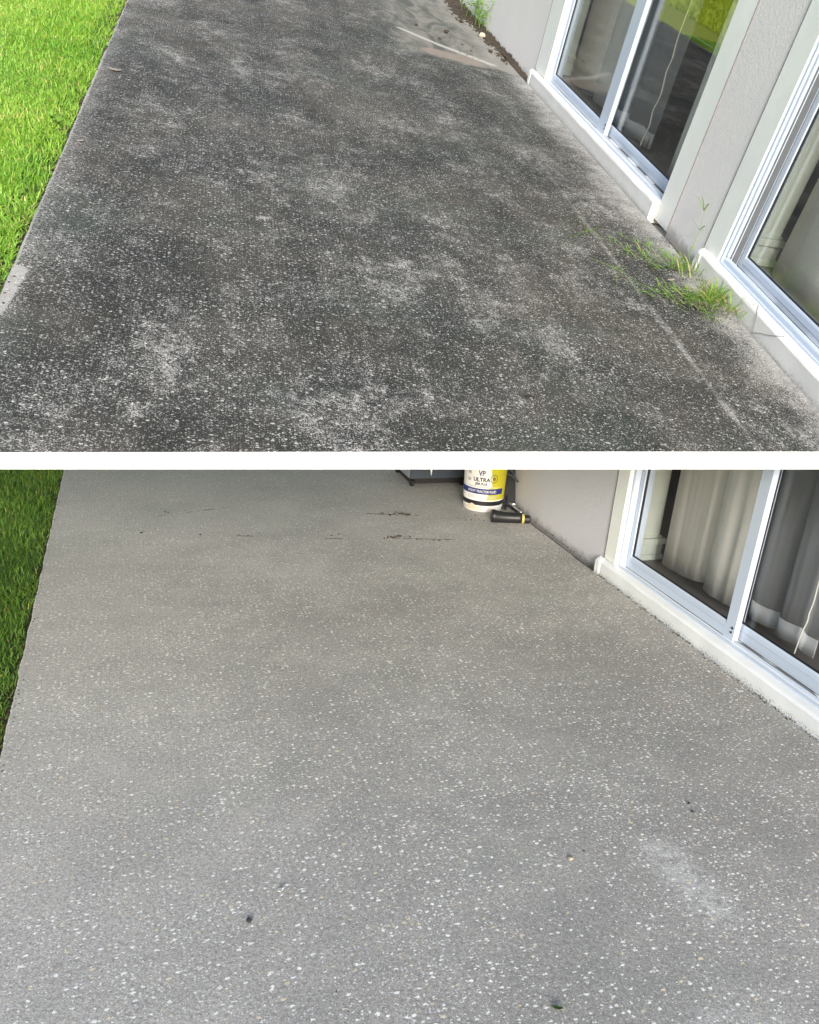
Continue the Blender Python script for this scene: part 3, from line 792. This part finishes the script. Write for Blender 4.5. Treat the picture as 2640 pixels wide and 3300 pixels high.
tag(build('hanging_string', bm, M['cord'], smooth=True, cut=True), 'thin white cord hanging over the grey curtain on the clean patio', 'cord')
cord(MU, [(2.768, 5.955, .085), (2.768, 5.950, .14), (2.768, 5.925, .22), (2.768, 5.95, .30), (2.768, 5.92, .40), (2.768, 5.955, .52), (2.768, 5.94, .6), (2.768, 5.965, .72), (2.768, 5.95, .95), (2.768, 5.96, 1.4), (2.768, 5.95, 2.2)],
     'thin white wavy cord hanging over the grey curtain on the stained patio')

# ------------------------------------------------------------------ bucket
BK = empty('bucket', ML, (2.318, 5.345, 0), 'white plastic bucket with yellow and white tractor fluid label beside the black tube', 'bucket')
th_c = math.atan2(-5.345, -2.318)
def rad(z): return .1405 + z * .028
bm = B()
lathe(bm, [(.001, .0), (rad(0) - .006, 0), (rad(0), .006), (rad(.05), .05), (rad(.16), .16), (rad(.34), .34), (rad(.34) + .008, .342), (rad(.34) + .008, .352), (rad(.36), .354), (rad(.37), .37), (rad(.37) - .004, .37), (rad(.1) - .004, .012), (.001, .012)], 64)
build('body', bm, M['white'], parent=BK, smooth=True)
def wrap(name, u0, u1, z0f, z1f, mat, e, par=BK, n=24):
    bm = B(); lo_, hi_ = [], []
    for k in range(n + 1):
        u = u0 + (u1 - u0) * k / n
        z0_ = z0f(u) if callable(z0f) else z0f; z1_ = z1f(u) if callable(z1f) else z1f
        for z, l in ((z0_, lo_), (z1_, hi_)):
            r = rad(z) + e; a = th_c + u / .145
            l.append(bm.verts.new((r * math.cos(a), r * math.sin(a), z)))
    for k in range(n): bm.faces.new((lo_[k], lo_[k + 1], hi_[k + 1], hi_[k]))
    return build(name, bm, mat, parent=par)
lab = wrap('label', -.30, .34, .082, .335, M['cloth'], .0010, n=60)
bm = B(); n = 20
prev = None
for k in range(n + 1):
    z = .088 + (.330 - .088) * k / n
    ul = .022 + .045 * math.sin((z - .08) * 14) * .3 + (.0 if z < .18 else .018)
    cur_ = []
    for j in range(13):
        u = ul + (.30 - ul) * j / 12; r = rad(z) + .0018; a = th_c + u / .145
        cur_.append(bm.verts.new((r * math.cos(a), r * math.sin(a), z)))
    if prev:
        for j in range(12): bm.faces.new((prev[j], prev[j + 1], cur_[j + 1], cur_[j]))
    prev = cur_
build('label_panel', bm, M['yellow'], parent=BK)
wrap('label_band', -.24, .150, .130, .170, M['blue'], .0027, n=50)
wrap('label_stripe', -.28, .30, .048, .080, M['black'], .0009, n=60)
wrap('smear', -.145, -.005, .012, lambda u: .046 + .012 * math.sin(u * 60), M['tan'], .0012)
for z in (.097, .104, .111, .118, .178, .184): wrap('fine_print', -.12, .10 if z < .17 else .06, z, z + .0032, M['grey'], .0030)
def text(s, u, z, size, mat, e=.0034, bold=.0, par=BK, sx=1.0):
    cu = bpy.data.curves.new('t', 'FONT'); cu.body = s; cu.size = size; cu.align_x = 'CENTER'; cu.offset = bold; cu.resolution_u = 3
    ob = bpy.data.objects.new('t', cu); C.objects.link(ob)
    bpy.context.view_layer.update()
    me = bpy.data.meshes.new_from_object(ob.evaluated_get(bpy.context.evaluated_depsgraph_get()))
    bpy.data.objects.remove(ob)
    bm = B(); bm.from_mesh(me); bpy.data.meshes.remove(me)
    for v in bm.verts:
        uu = u + v.co.x * sx; zz = z + v.co.y; a = th_c + uu / .145; r = rad(zz) + e
        v.co = Vector((r * math.cos(a), r * math.sin(a), zz))
    return build('lettering', bm, mat, parent=par)
text('ULTRA', -.022, .221, .038, M['ink'], bold=.0014, sx=1.0)
text('J20A PLUS', -.022, .196, .0225, M['ink'], bold=.0010, sx=.85)
text('UTILITY TRACTOR FLUID', -.016, .1420, .024, M['cloth'], e=.0038, bold=.0003, sx=.78)
text('VP', -.022, .262, .052, M['blue'], bold=.0010, sx=.8)
# round emblem and side badges
bm = B()
for rr0, rr1 in ((.022, .027), (.000, .012)):
    ring = []
    for k in range(25):
        t = 2 * math.pi * k / 24
        ring.append([(.064 + q * math.cos(t), .243 + q * 1.15 * math.sin(t)) for q in (rr0, rr1)])
    for k in range(24):
        f = []
        for (u, z) in (ring[k][0], ring[k][1], ring[k + 1][1], ring[k + 1][0]):
            a = th_c + u / .145; r = rad(z) + .0036; f.append(bm.verts.new((r * math.cos(a), r * math.sin(a), z)))
        bm.faces.new(f)
bmesh.ops.remove_doubles(bm, verts=bm.verts, dist=1e-5)
build('emblem', bm, M['olive'], parent=BK)
for z in (.215, .265): wrap('badge', -.128, -.100, z, z + .022, M['grey'], .003, n=4)
# handle, swung up over the far rim
bm = B()
hp = []
for i in range(17):
    t = math.pi * i / 16; c_, s_n = math.cos(t), math.sin(t)
    ax = th_c + math.pi / 2
    hp.append((.160 * c_ * math.cos(ax) - .03 * s_n * math.cos(th_c), .160 * c_ * math.sin(ax) - .03 * s_n * math.sin(th_c), .335 + .15 * s_n))
tube(bm, hp, .0022, 8); build('handle', bm, M['chrome'], parent=BK, smooth=True)

# ------------------------------------------------------------------ wheeled cart
CT = empty('wheeled_cart', ML, (1.935, 5.88, 0), 'dark blue grey metal cart on black casters standing left of the bucket', 'cart')
W_, D_ = .46, .44
bm = B(); box(bm, 0, W_, 0, D_, .062, .135); build('base_frame', bm, M['cartm'], parent=CT, bevel=.006)
bm = B(); box(bm, .03, W_ - .02, .05, D_ - .02, .010, .0608); build('shade_block', bm, M['black2'], parent=CT)  # black box added to stop sunlight and darken beneath the cart
bm = B(); box(bm, -.004, -.0005, .012, D_ - .01, .066, .60); build('lit_side_sheet', bm, M['cartl'], parent=CT, bevel=.001)  # paler grey paints light onto the cart's left face
bm = B(); box(bm, .012, W_ - .01, .02, D_ - .01, .137, .62); build('cabinet', bm, M['cartd'], parent=CT, bevel=.006)
bm = B(); box(bm, .03, W_ - .03, .004, .019, .17, .38); box(bm, .03, W_ - .03, .004, .019, .39, .60); build('drawer', bm, M['cartm'], parent=CT, bevel=.003)
bm = B(); box(bm, -.02, W_ + .02, -.01, D_ + .01, .621, .65); build('top', bm, M['cartl'], parent=CT, bevel=.004)
for (x, y) in ((.025, .02), (W_ - .03, .02), (.025, D_ - .03), (W_ - .03, D_ - .03)):
    bm = B(); tube(bm, [(x - .013, y, .026), (x - .011, y, .026), (x + .011, y, .026), (x + .013, y, .026)], [.020, .026, .026, .020], 20)
    cs = build('caster', bm, M['black2'], parent=CT, smooth=False)
    bm = B(); box(bm, x - .019, x - .015, y - .012, y + .012, .02, .061); box(bm, x + .015, x + .019, y - .012, y + .012, .02, .061); box(bm, x - .019, x + .019, y - .014, y + .014, .0575, .0618)
    build('fork', bm, M['black'], parent=cs)
# corner of cloth hanging down the cart's front
bm = B(); g = []
for j in range(9):
    t = j / 8; w2 = .075 * (1 - t) + .002
    g.append([bm.verts.new((1.935 + .155 + w2 * (i / 4 - .5) * 2 + .008 * t, 5.868 - .004 * math.sin(i * 1.5 + j), .655 - (.655 - .088) * t)) for i in range(5)])
for j in range(8):
    for i in range(4): bm.faces.new((g[j][i], g[j][i + 1], g[j + 1][i + 1], g[j + 1][i]))
o = build('cloth', bm, M['cloth'], smooth=True); o.modifiers.new('t', 'SOLIDIFY').thickness = .002
tag(o, 'pointed corner of white cloth hanging down the front of the dark cart', 'cloth')

# ------------------------------------------------------------------ black tube on the ground, and the black machine by the wall
TB = empty('blower_tube', ML, (2.245, 5.005, .045), 'black plastic tube with a yellow ring lying on the clean patio before the bucket', 'tube', None, rz=math.atan2(-.065, .27))
def xl(bm, prof):
    pts = [(x, 0, dz) for x, r, dz in prof]; tube(bm, pts, [r for x, r, dz in prof], 24)
bm = B(); xl(bm, [(-.002, .036, .0), (0, .043, 0), (.012, .045, .0), (.03, .042, -.004), (.08, .037, -.008), (.14, .036, -.009), (.185, .036, -.009), (.205, .037, -.008), (.208, .029, -.008)])
build('barrel', bm, M['black'], parent=TB, smooth=True)
bm = B(); xl(bm, [(.206, .030, -.012), (.207, .034, -.012), (.222, .034, -.012), (.223, .030, -.012)]); build('ring', bm, M['ringy'], parent=TB)
bm = B(); xl(bm, [(.223, .024, -.015), (.224, .029, -.015), (.262, .028, -.016), (.270, .018, -.016)]); build('nozzle', bm, M['black'], parent=TB)

EQ = empty('tool_case', ML, (2.50, 5.45, 0), 'black plastic tool case leaning between the bucket and the grey wall', 'tool case')
bm = B(); vs = [bm.verts.new(p) for p in ((-.09, -.17, .004), (.050, -.17, .004), (.056, .22, .004), (-.09, .22, .004), (-.05, -.10, .32), (.054, -.08, .32), (.054, .2, .34), (-.01, .2, .34))]
for f in ((0, 3, 2, 1), (4, 5, 6, 7), (0, 1, 5, 4), (1, 2, 6, 5), (2, 3, 7, 6), (3, 0, 4, 7)): bm.faces.new([vs[i] for i in f])
build('case', bm, M['black'], parent=EQ, bevel=.008)
bm = B(); tube(bm, [(-.055, -.125, .255), (-.0, -.16, .235), (.035, -.20, .20)], [.006, .007, .006], 8); tube(bm, [(-.055, -.125, .30), (.0, -.150, .265), (.035, -.20, .20)], .005, 8); build('flap', bm, M['cartm'], parent=EQ)
bm = B(); tube(bm, [(-.03, -.155, .05), (.0, -.20, .04), (.025, -.27, .02), (.035, -.31, .012)], [.010, .008, .010, .006], 10); tube(bm, [(-.07, -.16, .02), (-.01, -.17, .045), (.02, -.22, .045)], .006, 8); build('linkage', bm, M['chrome'], parent=EQ, smooth=True)
bm = B(); tube(bm, [(-.075, -.20, .012), (-.04, -.17, .04), (.01, -.20, .03), (.04, -.26, .02)], .008, 8); tube(bm, [(-.02, -.15, .09), (-.03, -.18, .03), (-.05, -.22, .012)], .006, 8); build('strap', bm, M['black2'], parent=EQ, smooth=True)

# ------------------------------------------------------------------ small things lying about
def pebble(name, mx, x, y, r, mat, label, cat, flat=.6, z=None):
    bm = B(); bmesh.ops.create_icosphere(bm, subdivisions=2, radius=r)
    for v in bm.verts:
        v.co *= 1 + .35 * noise.noise(v.co * (1.6 / r) + Vector((x, y, 0))); v.co.z *= flat
    return tag(build(name, bm, mat, mx=mx, loc=(x, y, (z if z is not None else r * flat * .8))), label, cat)
pebble('stone', ML, .197, 1.769, .0085, M['stone'], 'small dark stone lying on the lower left of the clean patio', 'stone')
pebble('stone', ML, 1.745, 1.959, .0055, M['stone'], 'tiny black crumb on the clean patio, upper of the two on the right', 'crumb')
pebble('stone', ML, 1.73, 1.915, .0055, M['stone'], 'tiny black crumb on the clean patio, lower of the two on the right', 'crumb')
pebble('stone', ML, 1.199, 1.793, .008, M['leafb'], 'small tan pebble lying right of the middle of the clean patio', 'stone')
pebble('stone', ML, .32, 4.98, .006, M['twig'], 'black dirt crumb in the middle of the far part of the clean patio', 'crumb')
pebble('stone', ML, -.02, 5.06, .007, M['twig'], 'black dirt crumb near the lawn on the far clean patio', 'crumb')
def leaf(mx, x, y, L, W, rz, mat, label, z=.004, curl=.006):
    bm = B(); n = 8; rows = []
    for k in range(n + 1):
        t = k / n; w2 = W * math.sin(math.pi * min(1, t * .96 + .02)) ** .7 / 2
        rows.append([bm.verts.new(((t - .5) * L, s * w2, curl * (abs(s) * .8 + (t - .5) ** 2 * 2) + .001 * math.sin(k * 2))) for s in (-1, 0, 1)])
    for k in range(n):
        for i in range(2): bm.faces.new((rows[k][i], rows[k][i + 1], rows[k + 1][i + 1], rows[k + 1][i]))
    o = build('leaf', bm, mat, mx=mx @ Matrix.Translation((x, y, z)) @ Matrix.Rotation(rz, 4, 'Z'), smooth=True)
    o.modifiers.new('t', 'SOLIDIFY').thickness = .0008
    return tag(o, label, 'leaf')
leaf(ML, .902, 1.291, .030, .012, -.5, M['leafg'], 'small dark green leaf near the bottom edge of the clean patio')
leaf(ML, .30, 1.86, .02, .010, .4, M['pil'], 'pale green leaf scrap on the clean patio right of the dark stone')
leaf(MU, -.585, 5.741, .075, .045, -.2, M['leafb'], 'dry brown leaf on the stained patio near the lawn')
leaf(MU, -.615, 4.45, .03, .014, .5, M['leafb'], 'small reddish leaf at the lawn edge of the stained patio')
leaf(MU, 2.18, 3.83, .05, .018, .4, M['leafb'], 'curled brown leaf lying in the weeds by the curb', .012)
bm = B(); tube(bm, spline([(-.022, .002, .004), (-.008, -.001, .005), (.004, .002, .006), (.022, -.002, .003)], 4), [.0025] * 4 + [.004] * 5 + [.0025] * 4, 7)
tag(build('twig', bm, M['twig'], mx=MU, loc=(1.107, 2.554, 0), smooth=True), 'short black twig lying on the lower part of the stained patio', 'twig')

# ------------------------------------------------------------------ weeds
def ribbons(items):
    """items: (points, width): flat tapering blades"""
    V, Fc, T = [], [], []
    for pts, wd, tone, dry in items:
        pts = [Vector(p) for p in pts]; pl = spline([tuple(p) for p in pts], 4); n = len(pl)
        rv = Vector((random.uniform(-1, 1), random.uniform(-1, 1), random.uniform(.2, .6)))
        b0 = len(V)
        for i, p in enumerate(pl):
            d = Vector(pl[min(i + 1, n - 1)]) - Vector(pl[max(i - 1, 0)])
            s = d.cross(Vector((0, 0, 1)) + rv * .5)
            s = s.normalized() if s.length > 1e-6 else Vector((1, 0, 0))
            t = i / (n - 1); w2 = wd * (.55 + .45 * math.sin(math.pi * min(1, t * 1.3))) * (1 - t ** 3) / 2 + .0002
            V.append(Vector(p) - s * w2); V.append(Vector(p) + s * w2); T += [(tone, dry, 0)] * 2
        for i in range(n - 1): Fc.append((b0 + 2 * i, b0 + 2 * i + 1, b0 + 2 * i + 3, b0 + 2 * i + 2))
    return V, Fc, T
def weed(name, mx, origin, items, label, cat='weed', group=None):
    V, Fc, T = ribbons(items)
    o_ = Vector(origin)
    me = bpy.data.meshes.new(name); me.from_pydata([tuple(v - o_) for v in V], [], Fc); me.update()
    at = me.attributes.new('tone', 'FLOAT_VECTOR', 'POINT')
    for i, t in enumerate(T): at.data[i].vector = t
    me.materials.append(M['g_weed'])
    for p in me.polygons: p.use_smooth = True
    o = bpy.data.objects.new(name, me); C.objects.link(o); o.matrix_world = mx @ Matrix.Translation(origin)
    return tag(o, label, cat, group)
def arc(x, y, z, az, L, rise, droop=1.0, jit=.01):
    pts = []
    for t in (0, .33, .66, 1):
        h = z + rise * math.sin(t * math.pi * .62 * droop)
        pts.append((x + math.cos(az) * L * t + random.uniform(-jit, jit) * t, y + math.sin(az) * L * t + random.uniform(-jit, jit) * t, max(.003, h)))
    return pts
def clump(cx, cy, n, az0, az1, L0, L1, r0=.04, rise=(.02, .08), wd=(.0026, .0058)):
    it = []
    for k in range(n):
        az = random.uniform(az0, az1); x = cx + random.gauss(0, r0); y = cy + random.gauss(0, r0)
        x = min(x, 2.41)
        dry = 1 if random.random() < .18 else 0
        it.append((arc(x, y, .004, az, random.uniform(L0, L1), random.uniform(*rise)), random.uniform(*wd), random.uniform(.0, 1), dry))
    return it
def runner(p, q, n, L=.05, mound=.015):
    """a creeping stem with leaves standing off it"""
    it = [([(p[0] + (q[0] - p[0]) * t + random.uniform(-.012, .012), p[1] + (q[1] - p[1]) * t + random.uniform(-.012, .012), .006 + mound * math.sin(t * math.pi)) for t in (0, .3, .6, 1)], .0028, .5, 0)]
    for k in range(n):
        t = random.uniform(.1, 1); x = p[0] + (q[0] - p[0]) * t; y = p[1] + (q[1] - p[1]) * t
        az = math.atan2(q[1] - p[1], q[0] - p[0]) + random.choice((-1, 1)) * random.uniform(.3, 1.2)
        it.append((arc(x, y, .008, az, random.uniform(.5, 1.3) * L, random.uniform(.005, .03)), random.uniform(.0022, .005), random.uniform(.1, 1), 1 if random.random() < .12 else 0))
    return it
it = clump(2.375, 3.70, 95, 0, 6.28, .05, .14, .045) + clump(2.32, 3.62, 60, math.pi * .7, math.pi * 1.5, .06, .17, .055)
for q in ((2.0, 3.60), (2.05, 3.66), (2.12, 3.56), (2.16, 3.72), (2.2, 3.42), (1.98, 3.66), (2.08, 3.75)): it += runner((2.35, 3.66), q, 22, .075, .035)
it += clump(2.2, 3.50, 16, math.pi * .8, math.pi * 1.4, .05, .12, .05) + clump(2.40, 3.55, 14, -1.2, .4, .05, .10, .03, (.05, .10))
weed('grass_weed', MU, (2.37, 3.68, 0), it, 'largest green and straw weed clump growing from the joint at the near door curb', 'weed', 'weeds at the wall joint')
it = clump(2.36, 4.02, 60, math.pi * .6, math.pi * 1.5, .05, .13, .04)
for q in ((2.0, 4.25), (1.98, 4.08), (2.1, 4.35), (2.12, 3.95), (2.05, 4.15), (2.2, 4.3)): it += runner((2.36, 4.05), q, 22, .07, .03)
weed('grass_weed', MU, (2.36, 4.04, 0), it, 'low green weed spreading from the wall joint above the largest clump', 'weed', 'weeds at the wall joint')
st = [(2.425, 4.22, .0), (2.44, 4.215, .07), (2.45, 4.235, .14), (2.44, 4.25, .23)]
it = [(st, .003, .6, 0)]
for (t, az, L, r) in ((1, 2.6, .07, .03), (1, -2.0, .08, -.02), (2, 2.2, .09, .03), (3, 1.9, .12, .04), (3, -1.9, .07, .05), (2, -1.4, .07, .04), (3, 2.8, .06, .06)):
    p = st[t]; it.append(([(min(2.45, p[0] + math.cos(az) * L * s), p[1] + math.sin(az) * L * s, p[2] + r * math.sin(s * 2)) for s in (0, .33, .66, 1)], .0065, .6, 0))
weed('grass_weed', MU, (2.425, 4.22, 0), it, 'thin upright grass sprig standing against the beige wall between the doors', 'weed', 'weeds at the wall joint')
it = runner((1.98, 4.42), (1.78, 4.22), 5, .04, .01) + runner((1.93, 4.40), (1.97, 4.12), 4, .05, .01) + runner((1.9, 4.52), (1.9, 4.3), 3, .05, .01)
weed('weed_runner', MU, (1.93, 4.40, 0), it, 'wispy weed runner lying on the stained patio, the farther of two', 'weed', 'thin weed runners')
it = runner((1.80, 3.98), (2.02, 3.68), 7, .05, .01) + runner((1.88, 3.84), (1.84, 3.66), 4, .05, .01) + runner((1.9, 3.78), (1.94, 3.60), 4, .05, .01)
weed('weed_runner', MU, (1.88, 3.84, 0), it, 'wispy weed runner lying on the stained patio, the nearer of two', 'weed', 'thin weed runners')
it = []
for k in range(26):
    x = 2.42 + random.uniform(-.06, .03); y = 9.85 + random.uniform(-.5, .5); az = random.uniform(0, 6.28)
    h = random.uniform(.08, .30)
    it.append(([(x, y, .02), (x + .01 * math.cos(az), y + .02 * math.sin(az), h * .5), (x + .03 * math.cos(az), y + .03 * math.sin(az), h)], .004, random.uniform(.3, 1), 0))
    for q in range(7):
        a2 = random.uniform(0, 6.28); zz = h * random.uniform(.4, 1.0); x2, y2 = x + .02 * math.cos(az) * zz / h, y + .03 * math.sin(az) * zz / h
        it.append(([(x2, y2, zz), (min(2.455, x2 + .02 * math.cos(a2)), y2 + .02 * math.sin(a2), zz + .006), (min(2.456, x2 + .045 * math.cos(a2)), y2 + .045 * math.sin(a2), zz - .002)], .020, random.uniform(.4, 1), 0))
weed('leafy_weed', MU, (2.42, 9.85, 0), it, 'leafy green weed growing against the wall at the far end of the stained patio', 'weed')
it = []
for k in range(60):
    a = random.uniform(0, 6.28); x, y = 2.34 + random.gauss(0, .045), 3.70 + random.gauss(0, .09); L = random.uniform(.04, .10)
    it.append((arc(min(x, 2.40), y, .004, a, L, random.uniform(.004, .02)), .003, .5, 1.))
weed('dry_grass', MU, (2.34, 3.70, 0), it, 'straw coloured dead grass lying under the largest weed clump', 'dead grass')
# edge-of-lawn broad weeds
it = []
for (cx, cy) in ((-.72, 4.55), (-.76, 4.62)):
    for k in range(9): it.append((arc(cx, cy, .03, random.uniform(0, 6.28), random.uniform(.03, .05), random.uniform(.01, .03)), .013, random.uniform(.2, .6), 0))
weed('broadleaf_weed', MU, (-.74, 4.5, 0), it, 'dark broad leaved weed in the bright lawn at the edge of the stained patio', 'weed')

# dirt heaped along the wall at the far end of the stained patio
bm = B(); bmesh.ops.create_grid(bm, x_segments=60, y_segments=160, size=.5)
for v in bm.verts:
    u, t = v.co.x * 2, v.co.y * 2          # -1..1
    y = 9.6 + t * 1.9; wdt = .060 + .05 * noise.noise(Vector((y * 2.3, 1, 0))) + .02 * noise.noise(Vector((y * 11, 4, 0))) + (.05 if y > 9.9 else 0)
    if y < 8.9: wdt *= .4 + .5 * max(0, noise.noise(Vector((y * 6, 9, 0))))
    wdt = max(.006, wdt)
    x = 2.464 - (1 - (u + 1) / 2) * wdt * 2
    k = max(0, (u + 1) / 2) * max(0, 1 - abs(t) ** 6)
    v.co = Vector((x, y, (.030 * k + .02 * k * noise.fractal(Vector((x * 14, y * 14, 0)), 1, 2, 5) + .012 * noise.noise(Vector((x * 60, y * 60, 0))) * k) - .004))
tag(build('dirt_heap', bm, M['soil'], mx=MU, smooth=True), 'dark dirt and litter heaped along the wall at the far end of the stained patio', 'dirt', kind='stuff')
for k, (x, y, r) in enumerate(((1.97, 9.0, .022), (2.30, 8.55, .02), (1.70, 9.05, .015), (2.36, 9.2, .03), (2.25, 9.7, .022))):
    pebble('clod', MU, x, y, r, M['soil'] if k != 3 else M['tan'], 
           ['dark clod lying left of the pale streak near the far corner', 'dark clod nearest the wall by the dirt heap', 'small dark clod farthest left on the old repair', 'pale pebble on the dirt heap', 'dark clod at the foot of the leafy weed'][k], 'clod')
def crumbs(name, mx, spots, mat, label):
    bm = B()
    for (xa, ya, xb_, yb_, sp_, n_, r0_, r1_) in spots:
        for k in range(n_):
            t = random.random(); x = xa + (xb_ - xa) * t + random.gauss(0, sp_); y = ya + (yb_ - ya) * t + random.gauss(0, sp_ * .6)
            r = r0_ + (r1_ - r0_) * random.random() ** 2.5
            mt = Matrix.Translation((x, y, r * .35)) @ Matrix.Rotation(random.uniform(0, 6.3), 4, 'Z') @ Matrix.Diagonal((random.uniform(.8, 2.2), random.uniform(.6, 1), .6, 1))
            bmesh.ops.create_icosphere(bm, subdivisions=1, radius=r, matrix=mt)
    for v in bm.verts: v.co += Vector((random.uniform(-1, 1), random.uniform(-1, 1), 0)) * .0006
    return tag(build(name, bm, mat, mx=mx), label, 'dirt', kind='stuff')
crumbs('dirt_crumbs', ML, [(.05, 5.42, .30, 5.48, .015, 12, .001, .005), (1.56, 5.26, 1.72, 5.24, .03, 26, .002, .011), (1.44, 4.80, 1.60, 4.78, .02, 26, .002, .011), (1.62, 4.74, 1.84, 4.68, .02, 20, .002, .007),
    (.35, 5.0, 1.35, 4.86, .05, 14, .002, .006), (-.05, 5.05, .05, 5.10, .03, 4, .002, .005), (.3, 3.3, 1.0, 3.4, .2, 8, .001, .004), (1.2, 2.0, 2.2, 3.2, .3, 14, .001, .0035), (-.52, 2.5, -.535, 6.5, .008, 120, .001, .004),
    (.2, 1.5, 1.6, 1.3, .25, 10, .001, .003), (2.30, 5.0, 1.95, 5.15, .05, 18, .002, .007), (2.45, 4.2, 2.50, 5.0, .015, 60, .001, .004)], M['soil'], 'scattered dark dirt crumbs on the far part and lawn edge of the clean patio')
crumbs('litter', MU, [(2.37, 8.2, 2.42, 11.2, .035, 420, .003, .014), (2.30, 9.6, 2.36, 11.2, .05, 200, .003, .014), (-.66, 2.6, -.665, 8, .010, 140, .001, .005), (2.36, 3.5, 2.40, 4.5, .02, 120, .001, .005), (2.1, 8.1, 1.9, 9.2, .12, 24, .003, .012)],
    M['soil'], 'dark crumbs of litter along the wall and lawn edge of the stained patio')
# crumbs of soil in the joint between curb and washed patio
bm = B()
for k in range(260):
    y = random.uniform(2.0, 6.2); x = 2.512 + random.gauss(0, .010); r = random.uniform(.0015, .005)
    if y > 4.06: x += .036
    mt = Matrix.Translation((x, y, r * .4)) @ Matrix.Scale(.6, 4, (0, 0, 1)); bmesh.ops.create_icosphere(bm, subdivisions=1, radius=r, matrix=mt)
tag(build('joint_litter', bm, M['soil']), 'dark crumbs of dirt along the joint under the house wall on the clean patio', 'dirt', kind='stuff')
